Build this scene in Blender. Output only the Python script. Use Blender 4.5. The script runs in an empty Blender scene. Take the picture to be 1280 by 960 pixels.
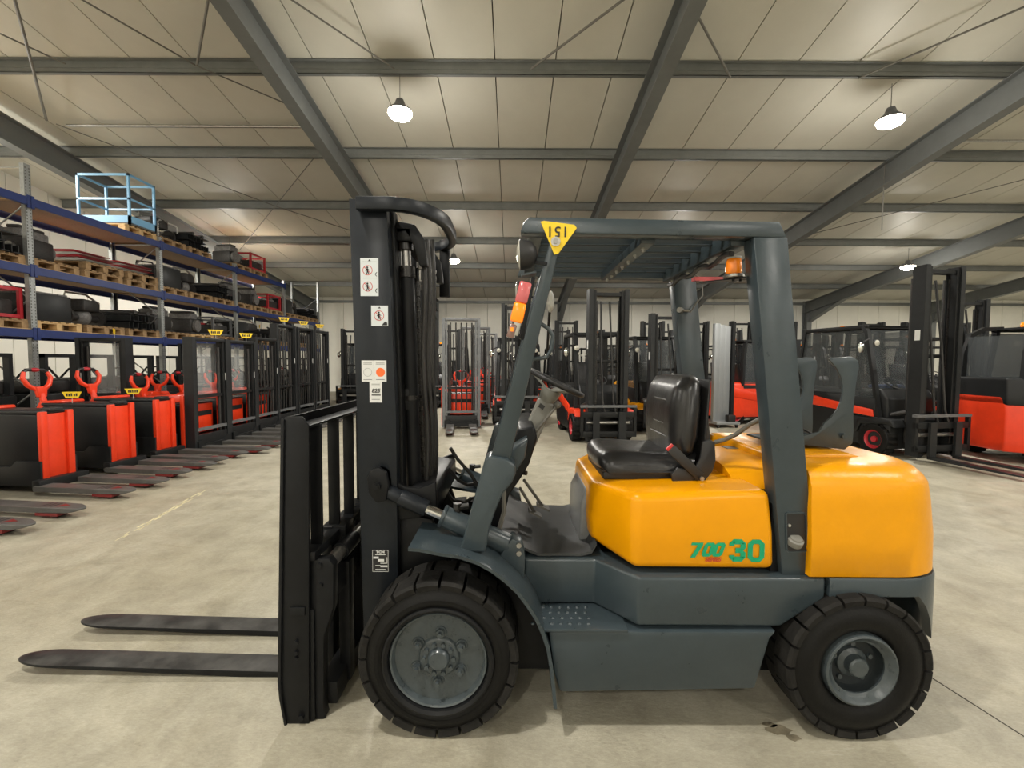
import bpy, bmesh, math, random
from mathutils import Vector, Matrix

S = bpy.context.scene
COL = S.collection
rnd = random.Random(7)

# ------------------------------------------------------------------ camera
FPX, CAM_H, PITCH, ROLL = 563.0, 1.53, 0.050, 0.005
cam_d = bpy.data.cameras.new('camera')
cam_d.sensor_width = 36.0
cam_d.lens = 36.0 * FPX / 1280.0
cam_d.clip_start = 0.05
cam_d.clip_end = 200
cam = bpy.data.objects.new('camera', cam_d)
COL.objects.link(cam)
CAM_M = Matrix.Rotation(math.pi / 2 - PITCH, 4, 'X') @ Matrix.Rotation(ROLL, 4, 'Z')
cam.location = (0, 0, CAM_H)
cam.rotation_euler = CAM_M.to_euler()
S.camera = cam

# ------------------------------------------------------------------ world, exposure
w = bpy.data.worlds.new('world')
S.world = w
w.use_nodes = True
w.node_tree.nodes['Background'].inputs[0].default_value = (0.55, 0.56, 0.58, 1)
w.node_tree.nodes['Background'].inputs[1].default_value = 0.3
S.view_settings.view_transform = 'Standard'
S.view_settings.look = 'None'
S.view_settings.gamma = 1.0
S.view_settings.use_curve_mapping = False
S.view_settings.exposure = -0.35
LAMP_W = 300.0


def at(u, v, Y):
    """photo pixel (1280x960) -> world point at depth Y"""
    d = CAM_M.to_3x3() @ Vector(((u - 640) / FPX, (480 - v) / FPX, -1.0))
    return Vector((0, 0, CAM_H)) + d * (Y / d.y)


def atz(u, v, z):
    d = CAM_M.to_3x3() @ Vector(((u - 640) / FPX, (480 - v) / FPX, -1.0))
    return Vector((0, 0, CAM_H)) + d * ((z - CAM_H) / d.z)


def xz(u, v, Y):
    p = at(u, v, Y)
    return (p.x, p.z)


def pf(pts, Y):
    return [xz(u, v, Y) for u, v in pts]


# ------------------------------------------------------------------ mesh helpers
ORG = Vector((0, 0, 0))


class MB:
    def __init__(s):
        s.v = []
        s.f = []

    def add(s, vs, fs):
        n = len(s.v)
        s.v += [tuple(p) for p in vs]
        s.f += [tuple(i + n for i in f) for f in fs]
        return s

    def box(s, x0, x1, y0, y1, z0, z1):
        return s.add([(x0, y0, z0), (x1, y0, z0), (x1, y1, z0), (x0, y1, z0), (x0, y0, z1), (x1, y0, z1), (x1, y1, z1), (x0, y1, z1)],
                     [(0, 3, 2, 1), (4, 5, 6, 7), (0, 1, 5, 4), (1, 2, 6, 5), (2, 3, 7, 6), (3, 0, 4, 7)])

    def loft(s, rings, cap=True, close=False):
        n = len(rings[0])
        vs = [p for r in rings for p in r]
        fs = []
        m = len(rings)
        for k in range(m - (0 if close else 1)):
            a, b = k * n, ((k + 1) % m) * n
            for i in range(n):
                j = (i + 1) % n
                fs.append((a + i, a + j, b + j, b + i))
        if cap and not close:
            fs.append(tuple(range(n))[::-1])
            fs.append(tuple((m - 1) * n + i for i in range(n)))
        return s.add(vs, fs)

    def prism(s, pts, a, b, ax='y'):
        if ax == 'y':
            g = lambda p, t: (p[0], t, p[1])
        elif ax == 'x':
            g = lambda p, t: (t, p[0], p[1])
        else:
            g = lambda p, t: (p[0], p[1], t)
        return s.loft([[g(p, a) for p in pts], [g(p, b) for p in pts]])

    def cyl(s, p0, p1, r0, r1=None, n=16):
        p0, p1 = Vector(p0), Vector(p1)
        r1 = r0 if r1 is None else r1
        d = (p1 - p0).normalized()
        a = d.orthogonal().normalized()
        b = d.cross(a)
        R = lambda c, r: [c + (a * math.cos(2 * math.pi * i / n) + b * math.sin(2 * math.pi * i / n)) * r for i in range(n)]
        return s.loft([R(p0, r0), R(p1, r1)])

    def tube(s, path, r, n=8, closed=False):
        P = [Vector(p) for p in path]
        m = len(P)
        rings = []
        a = None
        for i, p in enumerate(P):
            if closed:
                d = (P[(i + 1) % m] - P[i - 1]).normalized()
            else:
                d = (P[min(i + 1, m - 1)] - P[max(i - 1, 0)]).normalized()
            if a is None:
                a = d.orthogonal().normalized()
            a = (a - d * a.dot(d)).normalized()
            b = d.cross(a)
            rr = r[i] if isinstance(r, (list, tuple)) else r
            rings.append([p + (a * math.cos(2 * math.pi * k / n) + b * math.sin(2 * math.pi * k / n)) * rr for k in range(n)])
        return s.loft(rings, close=closed)

    def bar(s, p0, p1, wd, ht, up=(0, 0, 1)):
        """rectangular bar; wd across, ht along up"""
        p0, p1, up = Vector(p0), Vector(p1), Vector(up)
        d = (p1 - p0).normalized()
        sx = d.cross(up).normalized()
        u2 = sx.cross(d)
        R = lambda c: [c + sx * a * wd / 2 + u2 * b * ht / 2 for a, b in ((-1, -1), (1, -1), (1, 1), (-1, 1))]
        return s.loft([R(p0), R(p1)])

    def sweep(s, path, wd, ht, up=(0, 0, 1)):
        P = [Vector(p) for p in path]
        up = Vector(up)
        rings = []
        for i, p in enumerate(P):
            d = (P[min(i + 1, len(P) - 1)] - P[max(i - 1, 0)]).normalized()
            sx = d.cross(up).normalized()
            u2 = sx.cross(d)
            rings.append([p + sx * a * wd / 2 + u2 * b * ht / 2 for a, b in ((-1, -1), (1, -1), (1, 1), (-1, 1))])
        return s.loft(rings)

    def lathe(s, prof, c, ax=(0, 1, 0), n=40, a0=0.0):
        """prof: (radius, offset along ax); closed loop if first==last"""
        c, ax = Vector(c), Vector(ax).normalized()
        a = Vector((1, 0, 0)) if abs(ax.x) < .9 else Vector((0, 0, 1))
        a = (a - ax * a.dot(ax)).normalized()
        b = ax.cross(a)
        base = len(s.v)
        vs, idx = [], []
        for r, t in prof:
            if r < 1e-5:
                idx.append([len(vs)] * n)
                vs.append(c + ax * t)
            else:
                idx.append(list(range(len(vs), len(vs) + n)))
                for i in range(n):
                    q = a0 + 2 * math.pi * i / n
                    vs.append(c + ax * t + (a * math.cos(q) + b * math.sin(q)) * r)
        fs = []
        for k in range(len(prof) - 1):
            A, B = idx[k], idx[k + 1]
            for i in range(n):
                j = (i + 1) % n
                f = [A[i], A[j], B[j], B[i]]
                g = []
                for q in f:
                    if q not in g:
                        g.append(q)
                if len(g) > 2:
                    fs.append(tuple(g))
        return s.add(vs, fs)

    def ball(s, c, rx, ry=None, rz=None, n=14, m=8):
        ry = rx if ry is None else ry
        rz = rx if rz is None else rz
        c = Vector(c)
        pr = [(math.sin(math.pi * k / m), -math.cos(math.pi * k / m)) for k in range(m + 1)]
        t = MB().lathe(pr, (0, 0, 0), (0, 0, 1), n)
        return s.add([(c.x + p[0] * rx, c.y + p[1] * ry, c.z + p[2] * rz) for p in t.v], t.f)

    def xf(s, M):
        s.v = [tuple(M @ Vector(p)) for p in s.v]
        return s

    def mesh(s, name, mat=None, bevel=0.0, seg=2, sharp=0.65, merge=False):
        me = bpy.data.meshes.new(name)
        bm = bmesh.new()
        vv = [bm.verts.new(Vector(p) - ORG) for p in s.v]
        for f in s.f:
            try:
                bm.faces.new([vv[i] for i in f])
            except ValueError:
                pass
        if merge:
            bmesh.ops.remove_doubles(bm, verts=bm.verts, dist=1e-5)
        bmesh.ops.recalc_face_normals(bm, faces=bm.faces)
        if bevel > 0:
            es = [e for e in bm.edges if len(e.link_faces) == 2 and e.calc_face_angle(0) > 0.5]
            bmesh.ops.bevel(bm, geom=es, offset=bevel, segments=seg, profile=0.5, affect='EDGES', clamp_overlap=True)
        for f in bm.faces:
            f.smooth = True
        for e in bm.edges:
            e.smooth = len(e.link_faces) == 2 and e.calc_face_angle(0) < sharp
        bm.to_mesh(me)
        bm.free()
        if mat:
            me.materials.append(mat)
        return me

    def obj(s, name, mat, parent=None, **k):
        return link(name, s.mesh(name, mat, **k), parent)


def link(name, me, parent=None, loc=None):
    o = bpy.data.objects.new(name, me)
    COL.objects.link(o)
    o.parent = parent
    if loc is not None:
        o.location = loc
    return o


def tag(o, label=None, cat=None, group=None, kind=None):
    if label:
        o['label'] = label
    if cat:
        o['category'] = cat
    if group:
        o['group'] = group
    if kind:
        o['kind'] = kind
    return o


def thing(name, label, cat, loc=(0, 0, 0), rz=0.0, group=None):
    o = link(name, None)
    o.location = loc
    o.rotation_euler = (0, 0, rz)
    return tag(o, label, cat, group)


def copy_tree(o, parent=None):
    c = o.copy()
    COL.objects.link(c)
    c.parent = parent
    for ch in list(o.children):
        copy_tree(ch, c)
    return c


def dup(o, loc, rz, label, group=None):
    c = copy_tree(o)
    c.location = loc
    c.rotation_euler = (0, 0, rz)
    c['label'] = label
    if group:
        c['group'] = group
    return c


# ------------------------------------------------------------------ materials
def mat(name, col, rough=0.5, metal=0.0, coat=0.0, noise=0.0, nscale=30.0, bump=0.0, bscale=200.0, spec=0.5,
        emit=None, estr=0.0, alpha=None, trans=0.0, rvar=0.0, detail=4.0, dark=None):
    m = bpy.data.materials.new(name)
    m.use_nodes = True
    nt = m.node_tree
    b = nt.nodes['Principled BSDF']
    col = tuple(col) + (1,) if len(col) == 3 else col
    b.inputs['Base Color'].default_value = col
    b.inputs['Roughness'].default_value = rough
    b.inputs['Metallic'].default_value = metal
    b.inputs['Coat Weight'].default_value = coat
    b.inputs['Specular IOR Level'].default_value = spec
    b.inputs['Transmission Weight'].default_value = trans
    if alpha is not None:
        b.inputs['Alpha'].default_value = alpha
    if emit:
        b.inputs['Emission Color'].default_value = tuple(emit) + (1,)
        b.inputs['Emission Strength'].default_value = estr
    N, L = nt.nodes.new, nt.links.new
    if noise or bump or rvar:
        tc = N('ShaderNodeTexCoord')
    if noise or rvar:
        nz = N('ShaderNodeTexNoise')
        nz.inputs['Scale'].default_value = nscale
        nz.inputs['Detail'].default_value = detail
        nz.inputs['Roughness'].default_value = 0.65
        L(tc.outputs['Object'], nz.inputs['Vector'])
        if noise:
            mx = N('ShaderNodeMixRGB')
            d = dark if dark else tuple(c * (1 - noise) for c in col[:3])
            mx.inputs[1].default_value = tuple(d) + (1,)
            mx.inputs[2].default_value = tuple(min(1, c * (1 + noise * .5)) for c in col[:3]) + (1,)
            rp = N('ShaderNodeValToRGB')
            rp.color_ramp.elements[0].position = 0.3
            rp.color_ramp.elements[1].position = 0.7
            L(nz.outputs['Fac'], rp.inputs[0])
            L(rp.outputs[0], mx.inputs[0])
            L(mx.outputs[0], b.inputs['Base Color'])
        if rvar:
            mr = N('ShaderNodeMapRange')
            mr.inputs[3].default_value = max(0.02, rough - rvar)
            mr.inputs[4].default_value = min(1, rough + rvar)
            L(nz.outputs['Fac'], mr.inputs[0])
            L(mr.outputs[0], b.inputs['Roughness'])
    if bump:
        n2 = N('ShaderNodeTexNoise')
        n2.inputs['Scale'].default_value = bscale
        n2.inputs['Detail'].default_value = 3
        L(tc.outputs['Object'], n2.inputs['Vector'])
        bp = N('ShaderNodeBump')
        bp.inputs['Strength'].default_value = bump
        bp.inputs['Distance'].default_value = 0.01
        L(n2.outputs['Fac'], bp.inputs['Height'])
        L(bp.outputs[0], b.inputs['Normal'])
    return m


M = {}
M['slate'] = mat('slate_paint', (0.038, 0.053, 0.062), 0.30, noise=0.12, nscale=9, rvar=0.08, bump=0.05, bscale=60)
M['black'] = mat('black_paint', (0.0085, 0.009, 0.010), 0.40, noise=0.25, nscale=14, rvar=0.1, spec=0.2)
M['mastface'] = mat('mast_paint', (0.0115, 0.0145, 0.019), 0.36, noise=0.25, nscale=7, rvar=0.1, spec=0.28)
M['grease'] = mat('greasy_steel', (0.016, 0.014, 0.013), 0.3, noise=0.5, nscale=40, rvar=0.15)
M['yellow'] = mat('yellow_paint', (0.79, 0.325, 0.0), 0.30, spec=0.3, coat=0.0, noise=0.05, nscale=5, bump=0.06, bscale=25)
M['yellow_cast'] = mat('yellow_cast_paint', (0.79, 0.33, 0.0), 0.34, spec=0.3, coat=0.0, noise=0.06, nscale=6, bump=0.25, bscale=18)
M['rubber'] = mat('tyre_rubber', (0.0065, 0.0064, 0.0062), 0.5, spec=0.18, noise=0.35, nscale=12, rvar=0.12, bump=0.1, bscale=90)
M['lug'] = mat('tread_rubber', (0.014, 0.0132, 0.012), 0.75, spec=0.25, noise=0.5, nscale=20, bump=0.25, bscale=60)
M['rimgrey'] = mat('rim_paint', (0.055, 0.068, 0.074), 0.3, noise=0.25, nscale=25, rvar=0.1, bump=0.12, bscale=50)
M['dish_shade'] = mat('shaded_rim_paint', (0.020, 0.025, 0.028), 0.45, spec=0.25, noise=0.3, nscale=25)  # rim paint darkened to stand for the shade inside the rear wheels
M['chrome'] = mat('chrome_rod', (0.72, 0.72, 0.72), 0.12, metal=1.0)
M['steel'] = mat('bare_steel', (0.42, 0.41, 0.39), 0.35, metal=0.9, noise=0.3, nscale=60)
M['zinc'] = mat('zinc_bolt', (0.6, 0.6, 0.58), 0.3, metal=0.9)
M['forksteel'] = mat('worn_fork_steel', (0.075, 0.073, 0.07), 0.38, noise=0.4, dark=(0.014, 0.014, 0.015), nscale=7, detail=8, rvar=0.15, spec=0.4, bump=0.1, bscale=30)
M['vinyl'] = mat('seat_vinyl', (0.017, 0.017, 0.018), 0.32, noise=0.25, nscale=20, rvar=0.1, bump=0.12, bscale=35)
M['plastic'] = mat('black_plastic', (0.018, 0.018, 0.019), 0.5)
M['greyplastic'] = mat('grey_plastic', (0.19, 0.19, 0.17), 0.5, noise=0.15, nscale=15)
M['mat'] = mat('floor_mat', (0.036, 0.040, 0.043), 0.5, noise=0.35, nscale=7, rvar=0.15, bump=0.2, bscale=9)
M['dull'] = mat('dull_panel', (0.16, 0.165, 0.165), 0.35, noise=0.2, nscale=6)
M['red'] = mat('red_plastic', (0.55, 0.03, 0.03), 0.35)
M['redlens'] = mat('red_lens', (0.60, 0.13, 0.14), 0.15, coat=0.5)
M['amber'] = mat('amber_lens', (0.95, 0.25, 0.01), 0.12, coat=0.5)
M['amberlit'] = mat('amber_lens_lit', (0.95, 0.22, 0.01), 0.2, emit=(1.0, 0.25, 0.01), estr=0.7)
M['markerlens'] = mat('marker_lens', (0.22, 0.13, 0.11), 0.15, coat=0.5)
M['lens'] = mat('lamp_lens', (0.62, 0.6, 0.52), 0.08, coat=0.6)
M['mirror'] = mat('mirror_glass', (0.75, 0.76, 0.74), 0.05, metal=1.0)
M['white'] = mat('sticker_white', (0.62, 0.66, 0.68), 0.4)
M['paper'] = mat('paper_white', (0.7, 0.71, 0.7), 0.6)
M['tagyellow'] = mat('tag_yellow', (0.9, 0.62, 0.02), 0.45)
M['ink'] = mat('ink_black', (0.015, 0.015, 0.016), 0.5)
M['inkred'] = mat('ink_red', (0.5, 0.03, 0.03), 0.5)
M['decalgreen'] = mat('decal_green', (0.0, 0.33, 0.15), 0.4)
M['decalpale'] = mat('decal_pale', (0.55, 0.5, 0.25), 0.4)
M['decalred'] = mat('decal_red', (0.5, 0.05, 0.02), 0.4)
M['decalorange'] = mat('decal_orange', (0.9, 0.16, 0.03), 0.45)
M['orange'] = mat('orange_paint', (0.82, 0.048, 0.010), 0.4, coat=0.1, noise=0.1, nscale=6)
M['charcoal'] = mat('charcoal_paint', (0.014, 0.0148, 0.0155), 0.42, spec=0.28, noise=0.15, nscale=8)
M['truckgrey'] = mat('truck_grey', (0.021, 0.0225, 0.024), 0.40, spec=0.3, noise=0.2, nscale=8)
M['midgrey'] = mat('mid_grey_steel', (0.13, 0.135, 0.14), 0.4, noise=0.2, nscale=8)
M['alu'] = mat('brushed_aluminium', (0.30, 0.315, 0.325), 0.4, metal=0.3)
M['rackblue'] = mat('rack_blue', (0.012, 0.030, 0.15), 0.42, noise=0.15, nscale=8)
M['galv'] = mat('galvanised_steel', (0.36, 0.38, 0.38), 0.42, metal=0.6, noise=0.2, nscale=30)
M['wood'] = mat('pallet_wood', (0.34, 0.22, 0.11), 0.75, noise=0.4, nscale=12)
M['woodpale'] = mat('new_pallet_wood', (0.62, 0.42, 0.2), 0.7, noise=0.25, nscale=12)
M['chip'] = mat('chipboard', (0.30, 0.185, 0.10), 0.75, noise=0.25, nscale=60)
M['cage'] = mat('cage_blue', (0.20, 0.45, 0.72), 0.4)
M['engine'] = mat('engine_dark', (0.03, 0.028, 0.027), 0.5, noise=0.6, nscale=30)
M['enginegrey'] = mat('engine_grey', (0.16, 0.155, 0.15), 0.5, noise=0.5, nscale=25)
M['crimson'] = mat('crimson_paint', (0.42, 0.02, 0.03), 0.4)
M['cabwhite'] = mat('off_white_paint', (0.55, 0.55, 0.52), 0.45)
M['dashblue'] = mat('blue_seat_cover', (0.03, 0.09, 0.32), 0.5)  # plain blue surface colour, no emission
M['forkgrey'] = mat('fork_grey', (0.085, 0.082, 0.078), 0.5, noise=0.3, nscale=6)
M['darkred'] = mat('dark_red', (0.16, 0.012, 0.012), 0.5)
M['hose'] = mat('hose_rubber', (0.02, 0.019, 0.018), 0.45)
M['greyhose'] = mat('grey_hose', (0.12, 0.115, 0.10), 0.5)
M['glass'] = mat('clear_guard', (0.8, 0.82, 0.82), 0.04, alpha=0.16, spec=0.6)
M['darkglass'] = mat('tinted_window', (0.10, 0.11, 0.115), 0.05, alpha=0.4, spec=0.6)
M['rope'] = mat('tag_wire', (0.5, 0.5, 0.47), 0.5)


def floor_mat():
    m = bpy.data.materials.new('concrete_floor')
    m.use_nodes = True
    nt = m.node_tree
    N, L = nt.nodes.new, nt.links.new
    b = nt.nodes['Principled BSDF']
    tc = N('ShaderNodeTexCoord')

    def noise(scale, detail, rough=0.6, stretch=None, dist=0.0):
        n = N('ShaderNodeTexNoise')
        n.inputs['Scale'].default_value = scale
        n.inputs['Detail'].default_value = detail
        n.inputs['Roughness'].default_value = rough
        n.inputs['Distortion'].default_value = dist
        if stretch:
            mp = N('ShaderNodeMapping')
            mp.inputs['Scale'].default_value = stretch[0]
            mp.inputs['Rotation'].default_value = (0, 0, stretch[1])
            L(tc.outputs['Object'], mp.inputs[0])
            L(mp.outputs[0], n.inputs['Vector'])
        else:
            L(tc.outputs['Object'], n.inputs['Vector'])
        return n

    def ramp(n, p0, p1, c0=(0, 0, 0, 1), c1=(1, 1, 1, 1)):
        r = N('ShaderNodeValToRGB')
        e = r.color_ramp.elements
        e[0].position, e[1].position = p0, p1
        e[0].color, e[1].color = c0, c1
        L(n.outputs['Fac'], r.inputs[0])
        return r

    def mix(kind, f, a, c):
        x = N('ShaderNodeMixRGB')
        x.blend_type = kind
        if isinstance(f, float):
            x.inputs[0].default_value = f
        else:
            L(f, x.inputs[0])
        for k, q in ((1, a), (2, c)):
            if isinstance(q, tuple):
                x.inputs[k].default_value = q
            else:
                L(q, x.inputs[k])
        return x.outputs[0]
    big = ramp(noise(0.45, 5, 0.6), 0.32, 0.68, (0.375, 0.345, 0.265, 1), (0.46, 0.44, 0.37, 1))
    mid = ramp(noise(3.2, 8, 0.7, dist=0.4), 0.3, 0.72, (0.68, 0.67, 0.64, 1), (1.12, 1.12, 1.11, 1))
    c = mix('MULTIPLY', 1.0, big.outputs[0], mid.outputs[0])
    st = ramp(noise(1.0, 6, 0.7, ((2.2, 0.5, 1), 0.95), 0.3), 0.54, 0.66)
    c = mix('MULTIPLY', st.outputs[0], c, (0.90, 0.89, 0.86, 1))
    st2 = ramp(noise(1.3, 7, 0.72, ((0.6, 3.0, 1), 0.35), 0.5), 0.60, 0.68)
    c = mix('MULTIPLY', st2.outputs[0], c, (0.86, 0.85, 0.82, 1))
    fine = ramp(noise(38, 8, 0.8, ((1.0, 2.6, 1), 0.6), 0.3), 0.3, 0.7, (0.80, 0.79, 0.77, 1), (1.14, 1.14, 1.13, 1))
    c = mix('MULTIPLY', 1.0, c, fine.outputs[0])
    sp = ramp(noise(26, 5, 0.75), 0.62, 0.72)
    c = mix('MULTIPLY', sp.outputs[0], c, (0.82, 0.81, 0.78, 1))
    wh = ramp(noise(1.7, 8, 0.75, ((0.5, 4.0, 1), -0.5), 0.6), 0.64, 0.74)
    c = mix('MIX', wh.outputs[0], c, (0.56, 0.54, 0.46, 1))
    L(c, b.inputs['Base Color'])
    rr = ramp(noise(2.0, 6, 0.7), 0.3, 0.7, (0.38, 0.38, 0.38, 1), (0.62, 0.62, 0.62, 1))
    L(rr.outputs[0], b.inputs['Roughness'])
    bp = N('ShaderNodeBump')
    bp.inputs['Strength'].default_value = 0.35
    bp.inputs['Distance'].default_value = 0.01
    L(noise(16, 8, 0.75, ((1.0, 2.0, 1), 0.6)).outputs['Fac'], bp.inputs['Height'])
    L(bp.outputs[0], b.inputs['Normal'])
    return m


M['floor'] = floor_mat()
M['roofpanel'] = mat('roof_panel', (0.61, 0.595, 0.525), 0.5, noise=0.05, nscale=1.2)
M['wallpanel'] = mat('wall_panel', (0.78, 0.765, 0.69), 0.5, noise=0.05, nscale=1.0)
M['gap'] = mat('panel_joint', (0.10, 0.095, 0.085), 0.8)
M['framesteel'] = mat('frame_steel', (0.155, 0.165, 0.165), 0.5, noise=0.1, nscale=3)
M['purlin'] = mat('purlin_steel', (0.20, 0.21, 0.205), 0.42, metal=0.2, noise=0.12, nscale=4)
M['rod'] = mat('brace_rod', (0.15, 0.145, 0.13), 0.5)
M['lampglow'] = mat('lamp_diffuser', (1, 0.95, 0.82), 0.4, emit=(1.0, 0.9, 0.70), estr=60.0)

# ------------------------------------------------------------------ hall
RZ0, RSL = 7.47, 0.128            # roof underside z = RZ0 - RSL*Y  for Y > RIDGE
RIDGE, BACK, LEFT, RIGHT, FRONT = -6.0, 22.2, -12.3, 27.0, -16.0


def roofz(y):
    return RZ0 - RSL * y if y >= RIDGE else RZ0 - RSL * RIDGE - RSL * (RIDGE - y)


fl = MB().add([(LEFT, FRONT, 0), (RIGHT, FRONT, 0), (RIGHT, BACK, 0), (LEFT, BACK, 0)], [(0, 1, 2, 3)]).obj('floor', M['floor'])
tag(fl, 'worn beige concrete floor', kind='structure')
# saw-cut slab joints and a flaked strip of old paint
M['joint'] = mat('floor_joint', (0.06, 0.055, 0.045), 0.9)
p0, p1 = atz(1150, 838, 0), atz(1279, 920, 0)
d = (p1 - p0)
MB().bar(p0 - d * 0.2 + Vector((0, 0, .0005)), p1 + d * 0.8 + Vector((0, 0, .0005)), 0.007, 0.001).obj('joint', M['joint'], fl)
M['oldpaint'] = mat('flaked_paint', (0.66, 0.60, 0.38), 0.7, noise=0.3, nscale=8)
p0, p1 = atz(150, 674, 0), atz(248, 618, 0)
bits = MB()
for k in range(26):
    t = k / 25
    p = p0.lerp(p1, t) + Vector((rnd.uniform(-.03, .03), rnd.uniform(-.05, .05), 0.0005))
    q = p + (p1 - p0).normalized() * rnd.uniform(.06, .2)
    bits.bar(p, q, rnd.uniform(.006, .022), 0.0008)
bits.obj('paint_flakes', M['oldpaint'], fl)
M['oil'] = mat('oil_stain', (0.19, 0.165, 0.115), 0.4, noise=0.4, nscale=30)
for (u, v, s_) in ((975, 913, 1.0), (992, 922, .6), (962, 906, .5)):
    c_ = atz(u, v, 0)
    MB().prism([(c_.x + math.cos(q) * .055 * s_ * rnd.uniform(.7, 1.2), c_.y + math.sin(q) * .03 * s_ * rnd.uniform(.7, 1.2)) for q in [2 * math.pi * k / 14 for k in range(14)]], 0.0003, 0.0012, 'z').obj('oil_stain', M['oil'], fl)

ce = MB()
TOP = 0.13
for (y0, y1) in ((FRONT, RIDGE), (RIDGE, BACK + .2)):
    ce.add([(LEFT - .2, y0, roofz(y0) + TOP), (RIGHT + .2, y0, roofz(y0) + TOP), (RIGHT + .2, y1, roofz(y1) + TOP), (LEFT - .2, y1, roofz(y1) + TOP)], [(0, 1, 2, 3)])
ceil = ce.obj('ceiling', M['gap'])
tag(ceil, 'sloping sandwich panel roof underside on steel frame', kind='structure')


def slope_panel(x0, x1, y0, y1, th):
    return MB().add([(x0, y0, roofz(y0)), (x1, y0, roofz(y0)), (x1, y1, roofz(y1)), (x0, y1, roofz(y1)),
                     (x0, y0, roofz(y0) + th), (x1, y0, roofz(y0) + th), (x1, y1, roofz(y1) + th), (x0, y1, roofz(y1) + th)],
                    [(0, 3, 2, 1), (4, 5, 6, 7), (0, 1, 5, 4), (1, 2, 6, 5), (2, 3, 7, 6), (3, 0, 4, 7)])


PW = 1.0
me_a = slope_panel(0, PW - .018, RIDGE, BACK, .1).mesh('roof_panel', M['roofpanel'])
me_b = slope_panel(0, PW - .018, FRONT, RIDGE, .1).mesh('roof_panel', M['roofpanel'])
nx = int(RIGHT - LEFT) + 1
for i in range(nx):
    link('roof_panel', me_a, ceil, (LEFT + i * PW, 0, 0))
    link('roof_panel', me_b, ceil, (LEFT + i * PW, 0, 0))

# rafters: I-beams hung below the purlins' lower edge, every 6 m
RAFT = [-9.7 + 6 * k for k in range(7)]
for x in RAFT:
    m = MB()
    for (ya, yb) in ((RIDGE, BACK), (FRONT, RIDGE)):
        za, zb = roofz(ya) - .20, roofz(yb) - .20
        m.bar((x, ya, za - .008), (x, yb, zb - .008), .22, .016)
        m.bar((x, ya, za - .25), (x, yb, zb - .25), .010, .47)
        m.bar((x, ya, za - .49), (x, yb, zb - .49), .22, .018)
    # haunch to the column
    zt, ze = roofz(BACK - 2.6) - .69, roofz(BACK) - .7
    m.add([(x - .005, BACK - 2.6, zt), (x + .005, BACK - 2.6, zt), (x + .005, BACK, ze), (x - .005, BACK, ze), (x - .005, BACK - .35, ze - .45), (x + .005, BACK - .35, ze - .45)],
          [(0, 3, 4), (1, 5, 2), (0, 1, 2, 3), (0, 4, 5, 1), (3, 2, 5, 4)])
    m.bar((x, BACK - 2.6, zt), (x, BACK - .35, ze - .45), .22, .016)
    m.obj('rafter', M['framesteel'], ceil)
    c = MB()
    c.box(x - .11, x + .11, BACK - .40, BACK - .38, 0, ze)
    c.box(x - .11, x + .11, BACK - .04, BACK - .02, 0, ze + .6)
    c.box(x - .006, x + .006, BACK - .38, BACK - .04, 0, ze + .6)
    c.obj('column', M['framesteel'], ceil)
# purlins
PUR = [7.72 + 2.4 * k for k in range(-9, 7)]
for y in PUR:
    if y < FRONT + .3 or y > BACK - .1 or abs(y - RIDGE) < .3:
        continue
    z = roofz(y)
    m = MB()
    m.box(LEFT, RIGHT, y - .004, y + .004, z - .2, z)
    m.box(LEFT, RIGHT, y - .004, y + .065, z - .2, z - .192)
    m.box(LEFT, RIGHT, y + .057, y + .065, z - .2, z - .175)
    m.box(LEFT, RIGHT, y - .07, y + .004, z - .010, z - .002)
    m.box(LEFT, RIGHT, y - .012, y - .003, z - .125, z - .075)
    m.obj('purlin', M['purlin'], ceil)


def roofpt(u, v, drop):
    d = CAM_M.to_3x3() @ Vector(((u - 640) / FPX, (480 - v) / FPX, -1.0))
    # CAM_H + t*dz = RZ0 - drop - RSL*t*dy
    t = (RZ0 - drop - CAM_H) / (d.z + RSL * d.y)
    return Vector((0, 0, CAM_H)) + d * t


for (a, b, r, dr) in [((8, -40), (58, 150), .022, .22), ((60, -25), (245, 82), .013, .22), ((245, 82), (382, 140), .011, .24), ((262, -10), (246, 82), .018, .22),
                      ((0, 42), (82, 80), .013, .22), ((70, 155), (345, 258), .010, .24), ((345, 258), (438, 288), .010, .24), ((392, 198), (300, 312), .011, .24), ((335, -20), (493, 86), .013, .22),
                      ((664, 86), (800, -16), .018, .22), ((850, -22), (913, 97), .018, .22), ((1073, 98), (1300, 0), .015, .22),
                      ((985, 300), (1290, 222), .010, .24), ((1220, 132), (1290, 108), .011, .24)]:
    MB().cyl(roofpt(*a, dr), roofpt(*b, dr), r, n=8).obj('brace_rod', M['rod'], ceil)
MB().cyl(roofpt(1106, 205, .2), roofpt(1106, 205, .2) + Vector((0, 0, -1.45)), .012, n=6).obj('brace_rod', M['rod'], ceil)
for (u0, u1, v) in ((84, 386, 157), (1158, 1400, 176), (307, 436, 305)):
    a, b = roofpt(u0, v, .12), roofpt(u1, v, .12)
    b.y, b.z = a.y, a.z
    MB().cyl(a, b, .03, n=8).obj('conduit', M['steel'], ceil)

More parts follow.
